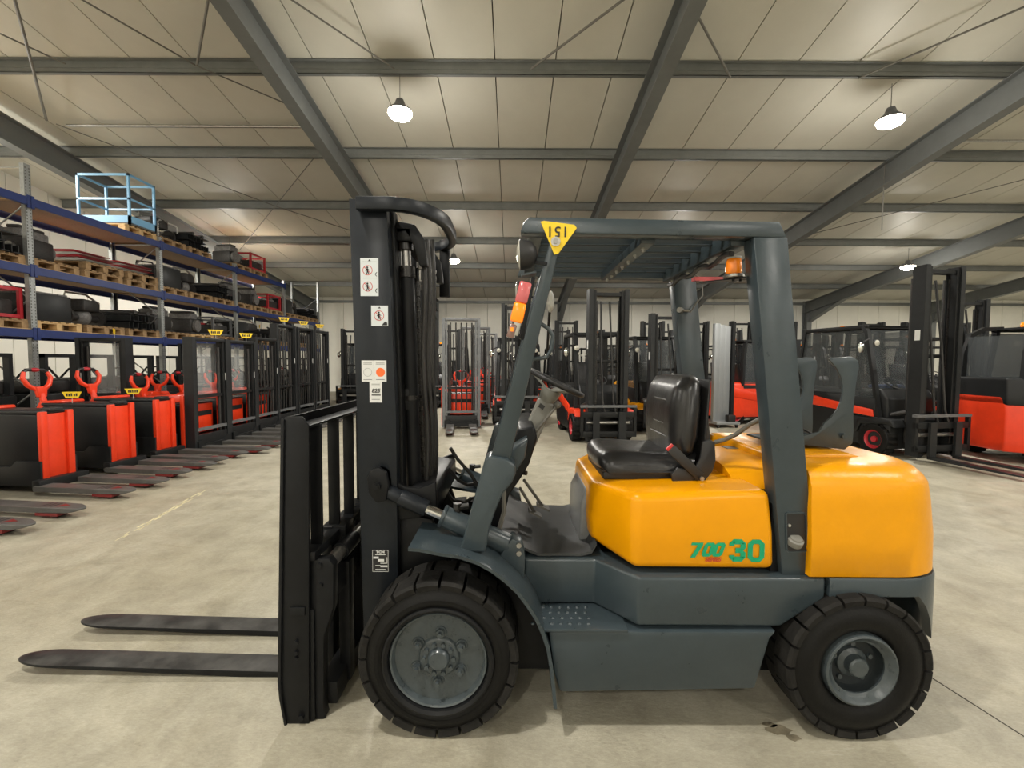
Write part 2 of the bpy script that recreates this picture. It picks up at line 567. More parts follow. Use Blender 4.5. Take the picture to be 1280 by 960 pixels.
# walls: panels proud of a dark joint backing
def wall(name, lab, p0, p1, ztop, nrm, n):
    """wall from p0 to p1 (xy), inner face towards nrm"""
    p0, p1, nrm = Vector((*p0, 0)), Vector((*p1, 0)), Vector((*nrm, 0))
    L = (p1 - p0).length
    dx = (p1 - p0).normalized()
    o = MB()
    q = p0 - nrm * .12
    o.loft([[q + dx * 0, q + dx * L, q + dx * L - nrm * .05, q - nrm * .05], [q + Vector((0, 0, ztop)), q + dx * L + Vector((0, 0, ztop)), q + dx * L - nrm * .05 + Vector((0, 0, ztop)), q - nrm * .05 + Vector((0, 0, ztop))]])
    ob = o.obj(name, M['gap'])
    tag(ob, lab, kind='structure')
    wd = L / n
    m = MB()
    a = [Vector((0, 0, 0)), dx * (wd - .014), dx * (wd - .014) - nrm * .12, -nrm * .12]
    m.loft([a, [k + Vector((0, 0, ztop)) for k in a]])
    me = m.mesh('wall_panel', M['wallpanel'], bevel=.004, seg=1)
    for i in range(n):
        link('wall_panel', me, ob, p0 + dx * (wd * i + .007))
    return ob


ZB = roofz(BACK)
wall('wall_back', 'beige panelled back wall of the hall', (LEFT, BACK), (RIGHT, BACK), ZB + .05, (0, -1), 39)
wall('wall_left', 'beige panelled wall behind the pallet rack', (LEFT, FRONT), (LEFT, BACK), 8.4, (1, 0), 38)
wall('wall_right', 'beige panelled wall at the far right', (RIGHT, FRONT), (RIGHT, BACK), 8.4, (-1, 0), 38)
wall('wall_front', 'beige panelled wall behind the viewer', (LEFT, FRONT), (RIGHT, FRONT), 8.4, (0, 1), 39)
# eave rail on the back wall
t = MB().box(LEFT, RIGHT, BACK - .10, BACK - .001, ZB - .28, ZB - .16).obj('trim_1', M['purlin'])
tag(t, 'steel eave rail along the top of the back wall', kind='structure')


# ------------------------------------------------------------------ lamps
def lamp(x, y, z, label, proto=[]):
    if not proto:
        r = thing('high_bay_lamp', label, 'lamp', (x, y, z), group='round high bay lamps under the roof')
        MB().lathe([(0, .20), (.06, .20), (.075, .16), (.10, .10), (.19, .03), (.20, .0), (.185, .0), (.0, .02)], (0, 0, 0), (0, 0, 1), 24).obj('housing', M['midgrey'], r)
        MB().lathe([(.19, .01), (.20, -.03), (.17, -.08), (.10, -.11), (0, -.12)], (0, 0, 0), (0, 0, 1), 24).obj('diffuser', M['lampglow'], r)
        MB().cyl((0, 0, .2), (0, 0, .60), .006, n=6).obj('suspension_cable', M['rod'], r)
        for kind, e in (('AREA', LAMP_W), ('POINT', LAMP_W * .26)):
            ld = bpy.data.lights.new('lamp_light', kind)
            ld.energy = e
            ld.color = (1.0, 0.96, 0.885)
            if kind == 'AREA':
                ld.shape = 'DISK'
                ld.size = .34
            else:
                ld.shadow_soft_size = .16
            lo = bpy.data.objects.new('lamp_light', ld)
            COL.objects.link(lo)
            lo.parent = r
            lo.location = (0, 0, -.14 if kind == 'AREA' else -.30)
        proto.append(r)
        return r
    return dup(proto[0], (x, y, z), 0, label, 'round high bay lamps under the roof')


def lamp_at(u, v, label):
    p = roofpt(u, v, .8)
    return lamp(p.x, p.y, p.z, label), p


for u, v, lb in ((500, 140, 'bright round high bay lamp above the forklift mast'), (1113, 150, 'bright round high bay lamp above the forklift counterweight'),
                 (287, 322, 'small glowing high bay lamp just above the blue pallet rack'), (567, 325, 'small glowing high bay lamp just right of the forklift mast'),
                 (1135, 333, 'small glowing high bay lamp over the red trucks on the right')):
    lamp_at(u, v, lb)
for (x, y) in ((-10.2, 7.9), (14.6, 7.9), (5.8, 15.6), (22, 15.6), (22, 7.9)):
    lamp(x, y, roofz(y) - .8, 'high bay lamp outside the frame %s' % {(-10.2, 7.9): 'above the near end of the rack', (14.6, 7.9): 'right of the red trucks', (5.8, 15.6): 'behind the overhead guard', (22, 15.6): 'in the far right corner', (22, 7.9): 'by the right wall'}[(x, y)])
for y in (0.4, -7.0, -13.0):
    for x in (-10.2, -2.0, 6.6, 14.9):
        lamp(x, y, roofz(y) - .8, 'high bay lamp in the row %s, %s' % ({0.4: 'over the viewer', -7.0: 'just behind the viewer', -13.0: 'by the front wall'}[y], {-10.2: 'nearest the left wall', -2.0: 'left of centre', 6.6: 'right of centre', 14.9: 'farthest right'}[x]))

# ================================================================== main forklift
YN = 1.74                       # outer face of the near wheels
YC = YN + 0.585                 # centreline
YF = 2 * YC - YN


def mir(y):
    return 2 * YC - y


root = thing('forklift', 'yellow and dark grey diesel forklift with lowered forks in the foreground', 'forklift', (0, YC, 0))
ORG = Vector((0, YC, 0))


def part(mb, name, m, parent=None, **k):
    return mb.obj(name, m, parent or root, **k)


# ---------------------------------------------------------------- wheels
def tyre(center, r, rim_r, width, yo, sgn, lugs, name, lugged):
    """yo: outer face Y; sgn +1 when the wheel body lies towards +Y"""
    c = Vector((center.x, yo, r))
    ax = (0, sgn, 0)
    rr = r - .024
    prof = [(rim_r, .03), (rim_r + .012, .012), (rim_r + .03, .004), (rim_r + .05, .0), (r - .085, .0), (r - .06, .006), (r - .05, .014), (rr - .004, .02), (rr, .03),
            (rr, width - .03), (rr - .01, width - .01), (r - .07, width), (rim_r + .03, width - .004), (rim_r, width - .03), (rim_r, .03)]
    t = part(MB().lathe(prof, c, ax, 56), name, M['rubber'])
    tag(t, 'black solid rubber tyre')

    def one(q0, q1, o0, o1):
        m = MB()
        k = 3
        rings = []
        for i in range(k + 1):
            q = q0 + (q1 - q0) * i / k
            cs, sn = math.cos(q), math.sin(q)
            ring = []
            for (rad, off) in ((r - .034, o0 + .012), (r - .012, o0 + .008), (r - .001, o0 + .018), (r, o1), (rr - .01, o1), (rr - .02, o0 + .03)):
                ring.append(c + Vector((cs * rad, sgn * off, sn * rad)))
            rings.append(ring)
        m.loft(rings)
        return m
    step = 2 * math.pi / lugs
    mid = width / 2
    if lugged:
        for k in range(lugs):
            one(k * step, k * step + step * .88, 0, mid + .01).obj('tread_lug', M['lug'], t)
        inner = MB()
        for k in range(lugs):
            rings = []
            for i in range(4):
                q = (k + .5) * step + step * .84 * i / 3
                cs, sn = math.cos(q), math.sin(q)
                rings.append([c + Vector((cs * rad, sgn * off, sn * rad)) for rad, off in ((r - .04, width - .01), (r, width - .016), (r, mid + .012), (rr - .01, mid + .012))])
            inner.loft(rings)
        inner.obj('inner_tread', M['lug'], t)
    else:
        m = MB()
        for k in range(lugs):
            o = one(k * step, k * step + step * .84, 0, mid)
            m.add(o.v, o.f)
        m.obj('tread', M['lug'], t)
    return t, c


def hexnut(c, r, h, sgn, n=6):
    return MB().cyl(c, c + Vector((0, -sgn * h, 0)), r, r * .94, n)


cF = at(547, 829, YN)
RF = cF.z
tw = .225
for side in (0, 1):
    yo, sg = (YN, 1) if side == 0 else (YF, -1)
    t, c = tyre(cF, RF, .205, tw, yo, sg, 20, 'front_tyre', side == 0)
    ax = (0, sg, 0)
    rim = part(MB().lathe([(.205, .05), (.200, .022), (.195, .012), (.188, .016), (.183, .030), (.180, .040), (.120, .046), (.085, .046), (.080, .036), (.072, .032), (.046, .030), (.043, .016), (.036, .008), (0, .006), (0, .08), (.19, .08), (.205, .05)], c, ax, 48), 'wheel_disc', M['rimgrey'])
    if side == 0:
        part(MB().lathe([(.228, .012), (.224, -.001), (.216, -.004), (.204, .004), (.198, .024), (.228, .03), (.228, .012)], c, ax, 56), 'rim_flange', M['black'])
        for k in range(6):
            q = k * math.pi / 3 + .47
            p = c + Vector((math.cos(q) * .102, .047, math.sin(q) * .102))
            nut = hexnut(p, .0195, .020, 1).obj('lug_nut', M['rimgrey'], rim)
            MB().cyl(p, p + Vector((0, -.034, 0)), .009, n=10).obj('stud', M['rimgrey'], nut)
            MB().cyl(p + Vector((0, .001, 0)), p + Vector((0, -.006, 0)), .027, .024, n=14).obj('washer', M['rimgrey'], nut)
        for k in range(10):
            q = k * math.pi / 5
            p = c + Vector((math.cos(q) * .0605, .031, math.sin(q) * .0605))
            hexnut(p, .010, .014, 1).obj('hub_bolt', M['rimgrey'], rim)

cR = at(1079, 840, YN)
RR = cR.z
for side in (0, 1):
    yo, sg = (YN, 1) if side == 0 else (YF, -1)
    t, c = tyre(cR, RR, .15, .19, yo, sg, 20, 'rear_tyre', side == 0)
    ax = (0, sg, 0)
    part(MB().lathe([(.152, .06), (.150, .020), (.146, .003), (.138, -.001), (.130, .004), (.122, .018), (.114, .022), (.108, .026), (.112, .06), (.152, .06)], c, ax, 48), 'wheel_rim', M['rimgrey'])
    part(MB().lathe([(.110, .026), (.106, .056), (.099, .066), (.05, .074), (.0, .074), (.0, .14), (.148, .14), (.148, .062), (.110, .026)], c, ax, 48), 'wheel_dish', M['dish_shade'])
    hub = part(MB().lathe([(.062, .078), (.060, .060), (.050, .054), (.042, .050), (.040, .022), (.034, .016), (0, .014)], c, ax, 32), 'wheel_hub', M['rimgrey'])
    if side == 0:
        for k in range(5):
            q = k * 2 * math.pi / 5 + .3
            p = c + Vector((math.cos(q) * .078, .074, math.sin(q) * .078))
            hexnut(p, .011, .016, 1).obj('lug_nut', M['rimgrey'], hub)
# axles
part(MB().cyl((cF.x, YN + .15, RF), (cF.x, YF - .15, RF), .07, n=20), 'front_axle', M['black'])
part(MB().box(cR.x - .05, cR.x + .05, YN + .17, YF - .17, RR - .06, RR + .07), 'steer_axle', M['black'])

# ---------------------------------------------------------------- frame, steps, fenders
YS = 1.80
X = lambda u, v, Y: at(u, v, Y).x
Z = lambda u, v, Y: at(u, v, Y).z
zF = Z(800, 722, YS)            # top of the side frame
zSt = Z(735, 786, 1.78)         # step height
zBot = Z(800, 864, 1.79)
xa = X(742, 755, 1.97)
xb = X(798, 740, YS)
xr = X(1032, 740, YS)
for side in (0, 1):
    g = (lambda y: y) if side == 0 else mir
    # upper side frame: recess face, diagonal face, flat face as one plan-shaped shell
    x0 = X(655, 700, 1.97)
    plan = [(x0, g(1.97)), (xa, g(1.97)), (xb, g(YS)), (xr, g(YS)), (xr, g(2.06)), (x0, g(2.06))]
    m = MB()
    ztop = [zF] * 6
    cutx = X(980, 786, YS)
    m.loft([[(p[0], p[1], zSt) for p in plan[:3]] + [(X(976, 790, YS), g(YS), zSt), (X(976, 790, YS), g(2.06), zSt), (x0, g(2.06), zSt)],
            [(p[0], p[1], Z(1033, 748, YS)) for p in plan], [(p[0], p[1], z) for p, z in zip(plan, ztop)]])
    part(m, 'side_frame', M['slate'], bevel=.012, seg=3)
    # skirt below the step line
    pr = pf([(686, 790), (972, 790), (963, 799), (944, 862), (700, 866), (692, 840)], 1.785)
    m = MB()
    m.prism(pr, g(1.785), g(2.10))
    part(m, 'fuel_tank', M['slate'], bevel=.012)
    # rear arch panel behind the wheel
    st = MB().box(X(677, 786, 1.78), X(785, 786, 1.78), g(1.775), g(1.98), zSt - .014, zSt)
    so = part(st, 'step_plate', M['slate'], bevel=.005)
    if side == 0:
        sm = MB().lathe([(.010, 0), (.008, .004), (.004, .006), (0, .0065)], ORG, (0, 0, 1), 8).mesh('anti_slip_stud', M['slate'])
        for r in range(4):
            for k in range(7):
                yy = 1.815 + r * .042
                xx = x0 + .035 + k * .038 + (r % 2) * .010
                lim = xa + (xb - xa) * (1.97 - yy) / (1.97 - YS) - .02
                if xx < lim:
                    link('anti_slip_stud', sm, so, Vector((xx, yy, zSt)) - ORG)
# floor deck
part(MB().box(X(640, 690, 2.0), .42, 1.975, mir(1.975), zF - .03, zF + .003), 'floor_deck', M['slate'])
part(MB().box(cF.x + .05, 1.35, 2.03, mir(2.03), .10, zF - .01), 'chassis', M['black'])  # chassis box reaches extra low to block light passing under the truck
mt = MB()
xm0, xm1 = X(640, 660, 2.2), X(736, 690, 2.0) + .02
mt.loft([[(x, 1.985, zF + .006 + dz), (x, mir(1.985), zF + .006 + dz), (x, mir(1.985), zF + .018 + dz), (x, 1.985, zF + .018 + dz)] for x, dz in ((xm0 - .05, .10), (xm0 + .05, .03), (xm0 + .12, .0), (xm0 + .22, .002), (xm1 - .06, .0), (xm1 - .01, .012), (xm1 + .012, .05))])
part(mt, 'floor_mat', M['mat'])

# front fenders
arc = [(510, 689), (524, 690), (549, 695), (575, 699), (596, 706), (614, 716), (630, 728), (646, 743), (658, 759), (669, 776), (677, 794), (683, 812), (687, 835), (690, 862), (692, 886)]
for side in (0, 1):
    g = (lambda y: y) if side == 0 else mir
    P = pf(arc, YN)
    m = MB()
    th = .014
    rings = []
    for i, (x, z) in enumerate(P):
        a, b = P[max(i - 1, 0)], P[min(i + 1, len(P) - 1)]
        t = Vector((b[0] - a[0], b[1] - a[1])).normalized()
        n = Vector((-t.y, t.x))
        if n.y < 0 and i < 6:
            n = -n
        y1 = 2.02
        rings.append([(x, g(YN), z), (x + n.x * th, g(YN - .002), z + n.y * th), (x + n.x * th, g(y1), z + n.y * th), (x, g(y1), z)])
    m.loft(rings)
    part(m, 'fender', M['slate'])
    # inner wall of the wheel arch, coloured black in place of the shade there
    pr = [(p[0], p[1]) for p in P[3:]] + [(P[-1][0] + .02, P[-1][1])]
    pr = pr + [(P[3][0], P[-1][1] + .3)]
    part(MB().prism(pr[:-2] + [(P[3][0], P[-1][1])], g(2.00), g(2.025)), 'arch_panel', M['black'])

# rear lower counterweight skirt with wheel arch (dark grey)
XE = 1.865


def cw_plan(x0, inset, n=8, R=.24, y0=1.795, xe=XE):
    y0 += inset
    xe -= inset
    pts = [(x0, y0)]
    for k in range(n + 1):
        q = -math.pi / 2 + (math.pi / 2) * k / n
        pts.append((xe - R + R * math.cos(q), y0 + R + R * math.sin(q)))
    return pts + [(x, mir(y)) for x, y in pts[::-1]]


zc0 = Z(1090, 723, YS)
zc1 = Z(1140, 792, 1.9)
x0c = X(1036, 735, YS)
# arch profile: build skirt as outer ring with an XZ arch cut: bottom z depends on x
m = MB()


def archz(x):
    dx = x - cR.x
    Rr = RR + .085
    if abs(dx) < Rr:
        return max(zc1, min(zc0 - .075, RR + math.sqrt(max(0, Rr * Rr - dx * dx)) * 1.0))
    return zc1


pl = cw_plan(x0c, 0, 8)
dense = []
half = len(pl) // 2
xs = [x0c + (pl[1][0] - x0c) * k / 14 for k in range(14)]
dense = [(x, 1.795) for x in xs] + pl[1:half]
dense += [(x, mir(y)) for x, y in dense[::-1]]
ring0 = [(x, y, archz(x)) for x, y in dense]
ring1 = [(x, y, zc0 - .008) for x, y in dense]
ring1b = [(x - (0 if i in (0, len(dense) - 1) else .0), y + (.006 if y < YC else -.006), zc0) for i, (x, y) in enumerate(dense)]
inn = lambda x, y, z: (min(x, XE - .05), y + (.045 if y < YC else -.045), z)
ring2 = [inn(x, y, zc0) for x, y in dense]
ring3 = [inn(x, y, archz(x) + .002) for x, y in dense]
m.loft([ring0, ring1, ring1b, ring2, ring3], close=True)
part(m, 'counterweight_skirt', M['slate'])
part(MB().box(x0c, XE - .12, 2.02, mir(2.02), .30, zc0 - .01), 'counterweight_core', M['black'])

# yellow counterweight
zt = Z(1055, 561, 2.1)
zs = Z(1060, 600, 1.82)
x0w = X(1018, 700, 1.80) + .004
rings = []
for (z, ins) in ((zc0 + .004, .006), (zc0 + .010, .0), (zc0 + .16, .002), (zs - .10, .012), (zs - .03, .020), (zs, .034), (zs + .025, .055), (zs + .042, .085), (zs + .05, .13)):
    fx = 0 if z < zs - .05 else ins * .2
    rings.append([(x, y, z) for x, y in cw_plan(x0w + fx - .02, ins, 10, R=.26 - ins * .3)])
cwt = MB().loft(rings)
cw = part(cwt, 'counterweight', M['yellow_cast'], sharp=.8)
tag(cw, 'yellow painted cast counterweight')
# raised saddle and round recess on top of the counterweight
part(MB().prism([(x0w + .02, zs + .03), (x0w + .10, zs + .066), (x0w + .30, zs + .066), (x0w + .42, zs + .03)], 2.03, mir(2.03)), 'counterweight_saddle', M['yellow_cast'], bevel=.03, seg=4, sharp=.9)
part(MB().lathe([(.075, .0), (.078, .006), (.072, .010), (.066, .006), (.060, -.004), (0, -.006)], (x0w + .09, 1.97, zs + .038), (0, 0, 1), 28), 'counterweight_eye', M['yellow_cast'])

# ---------------------------------------------------------------- hood
zh0 = Z(870, 714, 1.83) + .002
zh1 = Z(880, 622, 1.84)
hx0, hx1 = X(735, 650, 2.06), X(972, 690, 1.83)
xch = X(793, 680, 1.83)


def hplan(dx, ins, yb=1.83):
    p = [(hx0 + ins, 2.07 + ins * .3), (xch + ins * .4, yb + ins), (hx1 + dx, yb + ins)]
    return p + [(x, mir(y)) for x, y in p[::-1]]


def hring(z, ins, slope=0.0, dxr=0.0):
    out = []
    for x, y in hplan(dxr, ins):
        out.append((x, y, z + slope * (x - hx0)))
    return out


zlf = Z(735, 676, 2.05)
r0 = [(hx0 + .012, 2.07, zlf), (xch, 1.835, zh0), (hx1 - .002, 1.835, zh0), (hx1 - .002, mir(1.835), zh0), (xch, mir(1.835), zh0), (hx0 + .012, mir(2.07), zlf)]
m = MB().loft([r0, hring((zh0 + zh1) / 2, .0, dxr=-.012), hring(zh1 + .005, .012, .035, dxr=-.03)])
hood = part(m, 'engine_hood', M['yellow'], bevel=.034, seg=5, sharp=.9)
tag(hood, 'glossy yellow engine hood carrying the model lettering')
part(MB().box(hx1 - .034, hx1 - .026, 1.86, mir(1.86), zh0 + .03, zh1 - .01), 'hood_seam', M['ink'])
# dark insulation panel on the hood front
m = MB()
for s in (0,):
    pass
m.loft([[(hx0 - .030, 2.13, zF + .01), (hx0 - .030, mir(2.13), zF + .01), (hx0 + .05, mir(2.13), zF + .01), (hx0 + .05, 2.13, zF + .01)],
        [(hx0 - .024, 2.13, zh1 - .12), (hx0 - .024, mir(2.13), zh1 - .12), (hx0 + .05, mir(2.13), zh1 - .12), (hx0 + .05, 2.13, zh1 - .12)],
        [(hx0 + .004, 2.16, zh1 - .05), (hx0 + .004, mir(2.16), zh1 - .05), (hx0 + .05, mir(2.16), zh1 - .05), (hx0 + .05, 2.16, zh1 - .05)]])
part(m, 'hood_front_panel', M['dull'], bevel=.015, seg=3)
part(MB().box(xch + .02, xr - .02, 1.905, mir(1.905), zF - .004, zh0 + .02), 'hood_gasket', M['ink'])

# radiator cover behind the seat (yellow)
zr = Z(905, 545, 2.55)
xc0, xc1 = hx1 + .004, x0w + .05
prof = [(1.99, zh1 - .03), (2.03, zh1 + .025), (2.10, zh1 + .055), (2.2, zh1 + .066), (mir(2.2), zh1 + .066), (mir(2.10), zh1 + .055), (mir(2.03), zh1 + .025), (mir(1.99), zh1 - .03)]
m = MB()
m.loft([[(x, YC + (y - YC) * k, z + dz) for y, z in prof] for x, dz, k in ((xc0 - .10, .012, .92), (xc0 + .0, .026, 1.0), (xc0 + .12, .026, 1.06), (xc1, .012, 1.10))])
part(m, 'radiator_cover', M['yellow'], sharp=.7)
part(MB().box(xc0 + .06, xc0 + .14, 2.42, 2.5, zh1 + .0915, zh1 + .0945), 'cover_vent', M['greyhose'])
part(MB().box(hx1 - .012, x0w + .01, 1.86, mir(1.86), zF - .002, zh1 - .03), 'rear_bulkhead', M['black'])

# ---------------------------------------------------------------- decals on the hood
dg = None


def text(body, m, name, parent, loc, size, rot=(math.pi / 2, 0, 0), shear=0.0, sx=1.0, bold=0.0, ext=.0006, align='CENTER', space=1.0):
    cu = bpy.data.curves.new('txt', 'FONT')
    cu.body = body
    cu.size = size
    cu.shear = shear
    cu.offset = bold
    cu.extrude = ext
    cu.align_x = align
    cu.align_y = 'CENTER'
    cu.space_character = space
    cu.resolution_u = 4
    to = bpy.data.objects.new('txt', cu)
    COL.objects.link(to)
    bpy.context.view_layer.update()
    me = bpy.data.meshes.new_from_object(to.evaluated_get(bpy.context.evaluated_depsgraph_get()))
    bpy.data.objects.remove(to)
    bpy.data.curves.remove(cu)
    me.materials.append(m)
    o = link(name, me, parent)
    o.location = Vector(loc) - ORG
    o.rotation_euler = rot
    o.scale = (sx, 1, 1)
    return o


def strokes(polys, name, m, parent, Y, th=.0008):
    """flat decal shapes on a plane facing the viewer; polys in (x,z)"""
    b = MB()
    for i, p in enumerate(polys):
        b.prism(p, Y, Y - th - i * .00004)
    return b.obj(name, m, parent)


yd = 1.8285


def ringpoly(cx, cz, w, h, t, ch, sh=0.0):
    """octagonal ring as quads"""
    o = [(-w + ch, -h), (w - ch, -h), (w, -h + ch), (w, h - ch), (w - ch, h), (-w + ch, h), (-w, h - ch), (-w, -h + ch)]
    c2 = max(ch - t * .6, .001)
    w2, h2 = w - t, h - t * .9
    i = [(-w2 + c2, -h2), (w2 - c2, -h2), (w2, -h2 + c2), (w2, h2 - c2), (w2 - c2, h2), (-w2 + c2, h2), (-w2, h2 - c2), (-w2, -h2 + c2)]
    f = lambda p: (cx + p[0] + sh * p[1], cz + p[1])
    return [[f(o[k]), f(o[(k + 1) % 8]), f(i[(k + 1) % 8]), f(i[k])] for k in range(8)]


def three(cx, cz, w, h, t, ch):
    R = []
    q = lambda a, b, c, d: R.append([(cx + a, cz + b), (cx + c, cz + b), (cx + c, cz + d), (cx + a, cz + d)])
    q(-w + ch, h - t, w - ch, h)
    q(-w + ch, -h, w - ch, -h + t)
    q(-w * .25, -t * .5, w - ch * .8, t * .5)
    for sg in (1, -1):
        q(w - t, min(sg * t * .45, sg * (h - ch)), w, max(sg * t * .45, sg * (h - ch)))
        R.append([(cx + w - ch, cz + sg * h), (cx + w, cz + sg * (h - ch)), (cx + w - t, cz + sg * (h - ch)), (cx + w - ch, cz + sg * (h - t))])
        R.append([(cx + w - t, cz + sg * t * .45), (cx + w, cz + sg * t * .45), (cx + w - ch * .6, cz), (cx + w - t * 1.2, cz)])
        q(-w, min(sg * (h - ch), sg * h * .42), -w + t, max(sg * (h - ch), sg * h * .42))
        R.append([(cx - w, cz + sg * (h - ch)), (cx - w + ch, cz + sg * h), (cx - w + ch, cz + sg * (h - t)), (cx - w + t, cz + sg * (h - ch))])
    return R


a3, a0 = at(922, 688, yd), at(945, 688.5, yd)
hh = (Z(930, 674, yd) - Z(930, 702, yd)) / 2
w3 = (X(932, 688, yd) - X(911.5, 688, yd)) / 2
dec = strokes(three(a3.x - .001, a3.z, w3, hh, .0215, .017), 'model_number', M['decalgreen'], hood, yd)
strokes(ringpoly(a0.x + .0005, a0.z, w3 * 1.02, hh, .0205, .018), 'model_number', M['decalgreen'], hood, yd)
h7 = (Z(880, 678, yd) - Z(880, 695.5, yd)) / 2
sev = at(871, 687, yd)
sh = .32
f7 = lambda a, b: (sev.x + a + sh * b, sev.z + b)
strokes([[f7(-.030, h7), f7(.018, h7), f7(.018, h7 - .011), f7(-.030, h7 - .011)], [f7(.0, h7 - .008), f7(.020, h7 - .008), f7(.004, -h7 - .004), f7(-.016, -h7 - .004)]], 'series_number', M['decalgreen'], hood, yd)
for u in (885.5, 898.5):
    c = at(u, 687, yd)
    strokes(ringpoly(c.x, c.z, .0215, h7, .0155, .009, sh), 'series_number', M['decalgreen'], hood, yd)
sp_ = at(891, 699.5, yd)
text('SERIES', M['decalred'], 'series_text', hood, (sp_.x, yd - .0002, sp_.z), .023, shear=.25, bold=.0008, sx=1.02)

# ---------------------------------------------------------------- overhead guard
YG, TG = 1.83, .07
ohg = [(651, 288), (655, 277), (661, 271), (975, 277), (984, 297), (948, 296), (651, 291)]
for side in (0, 1):
    g = (lambda y: y) if side == 0 else mir
    part(MB().prism(pf(ohg, YG), g(YG), g(YG + TG)), 'guard_side_rail', M['slate'], bevel=.005)
    # rear pillar
    pil = [(942, 296), (985, 296), (1020, 721), (978, 719)]
    part(MB().prism(pf(pil, YG), g(YG), g(YG + .085)), 'rear_pillar', M['slate'], bevel=.006)
    # front pillar
    fp = [(612, 578), (683, 318), (690, 292), (704, 292), (697, 320), (637, 578)]
    part(MB().prism(pf(fp, YG), g(YG), g(YG + .06)), 'front_pillar', M['slate'], bevel=.006)
    # cast base of the front pillar
    bs = [(574, 690), (606, 574), (612, 570), (634, 574), (644, 582), (645, 592), (640, 604), (628, 618), (619, 640), (612, 660), (607, 691)]
    part(MB().prism(pf(bs, YG - .02), g(YG - .02), g(YG + .10)), 'pillar_base', M['slate'], bevel=.010, seg=3)
    # front post carrier plate to the deck
zg = Z(800, 284, YG)
zlo = Z(800, 293, YG)
zTop = Z(800, 274, YG)
xf = X(664, 280, YG)
xg = X(948, 290, YG)
part(MB().box(xf - .005, xf + .05, YG + TG, mir(YG + TG), zlo + .01, zTop - .008), 'front_crossbar', M['slate'], bevel=.004)
xmid = X(806, 300, 1.95)
zb = zlo - .006
part(MB().box(xmid - .03, xmid + .03, YG + TG, mir(YG + TG), zb - .012, zb + .03), 'middle_crossbar', M['slate'], bevel=.004)
xrear = xg - .035
rc = part(MB().box(xrear - .04, xrear + .05, YG + TG, mir(YG + TG), zb - .02, zb + .05), 'rear_crossbar', M['slate'], bevel=.004)
ns = 7
for k in range(ns):
    y = YG + TG + .055 + (mir(YG + TG) - YG - TG - .11) * k / (ns - 1)
    x1 = xg + .02
    tl = 1.2
    m = MB().bar((xf + .03, y, zb + .055), (x1, y, zb + .055), .062, .008, up=(0, math.sin(tl), math.cos(tl)))
    m.bar((xf + .03, y + .012, zb + .030), (x1, y + .012, zb + .030), .030, .004)
    sl = part(m, 'guard_slat', M['slate'])
    for xx in (xmid, xrear):
        for s2 in (0.0,):
            MB().lathe([(.010, 0), (.010, .006), (.006, .008), (.006, .016), (0, .017)], (xx + s2, y + .02, zb - (.012 if xx == xmid else .02)), (0, 0, -1), 8).obj('slat_bolt', M['zinc'], sl)

# far-side wiring and hook on the far rear pillar, bundle of cable under the rear crossbar
part(MB().tube([(xrear - .02, y, zb - .045 + .012 * math.sin(i * 1.7)) for i, y in enumerate([YG + .1 + k * .07 for k in range(12)])], .012, 7), 'cable_loom', M['hose'])
p = at(866, 370, mir(YG + .1))
part(MB().tube([p + Vector((0, 0, .13)), p + Vector((.05, -.01, .10)), p + Vector((.055, -.01, .0)), p + Vector((.01, -.02, -.05)), p + Vector((-.02, -.02, -.10))], .004, 6), 'loose_wire', M['greyhose'])
p = at(852, 388, mir(YG + .09))
part(MB().cyl(p, p + Vector((-.025, -.03, 0)), .016, n=12).cyl(p, p + Vector((.04, -.02, -.004)), .008, n=8), 'pillar_switch', M['steel'])

# beacon
p = at(917, 343, 1.98)
bt = part(MB().lathe([(.0, 0), (.030, 0), (.034, .01), (.032, .052), (.028, .066), (0, .07)], p, (0, 0, 1), 24), 'beacon_lens', M['amber'])
part(MB().lathe([(0, .066), (.030, .066), (.031, .074), (.0, .078)], p, (0, 0, 1), 24), 'beacon_cap', M['cabwhite'])
part(MB().lathe([(0, -.016), (.042, -.014), (.042, -.004), (.036, 0), (0, 0)], p, (0, 0, 1), 24), 'beacon_base', M['steel'])
part(MB().bar(p + Vector((-.10, .10, -.02)), p + Vector((.05, -.02, -.02)), .05, .005).cyl(p + Vector((0, 0, -.03)), p + Vector((0, 0, -.015)), .006, n=8).cyl(p + Vector((.03, 0, -.03)), p + Vector((.03, 0, -.015)), .006, n=8), 'beacon_bracket', M['black'])
p2 = at(882, 350, 2.2)
part(MB().box(p2.x - .06, p2.x + .09, p2.y - .02, p2.y + .02, p2.z - .006, p2.z + .012), 'tail_light', M['redlens'])

# triangular inspection tag on the near front corner
tp = pf([(676, 277), (680, 276), (718, 281), (721, 285), (698, 317), (693, 318)], YG - .012)
tg = part(MB().prism(tp, YG - .012, YG - .004), 'inspection_tag', M['tagyellow'])
tag(tg, 'yellow triangular tag with upside-down digits')
tc = at(697, 289, YG - .014)
text('151', M['ink'], 'tag_digits', tg, (tc.x, tc.y, tc.z), .058, rot=(math.pi / 2, math.pi, 0), bold=.0004, space=1.05)
bc = at(694.5, 302, YG - .014)
MB().cyl(bc, bc + Vector((0, -.004, 0)), .019, n=20).obj('tag_washer', M['zinc'], tg)
MB().cyl(bc + Vector((0, -.004, 0)), bc + Vector((0, -.010, 0)), .011, n=6).obj('tag_bolt', M['steel'], tg)

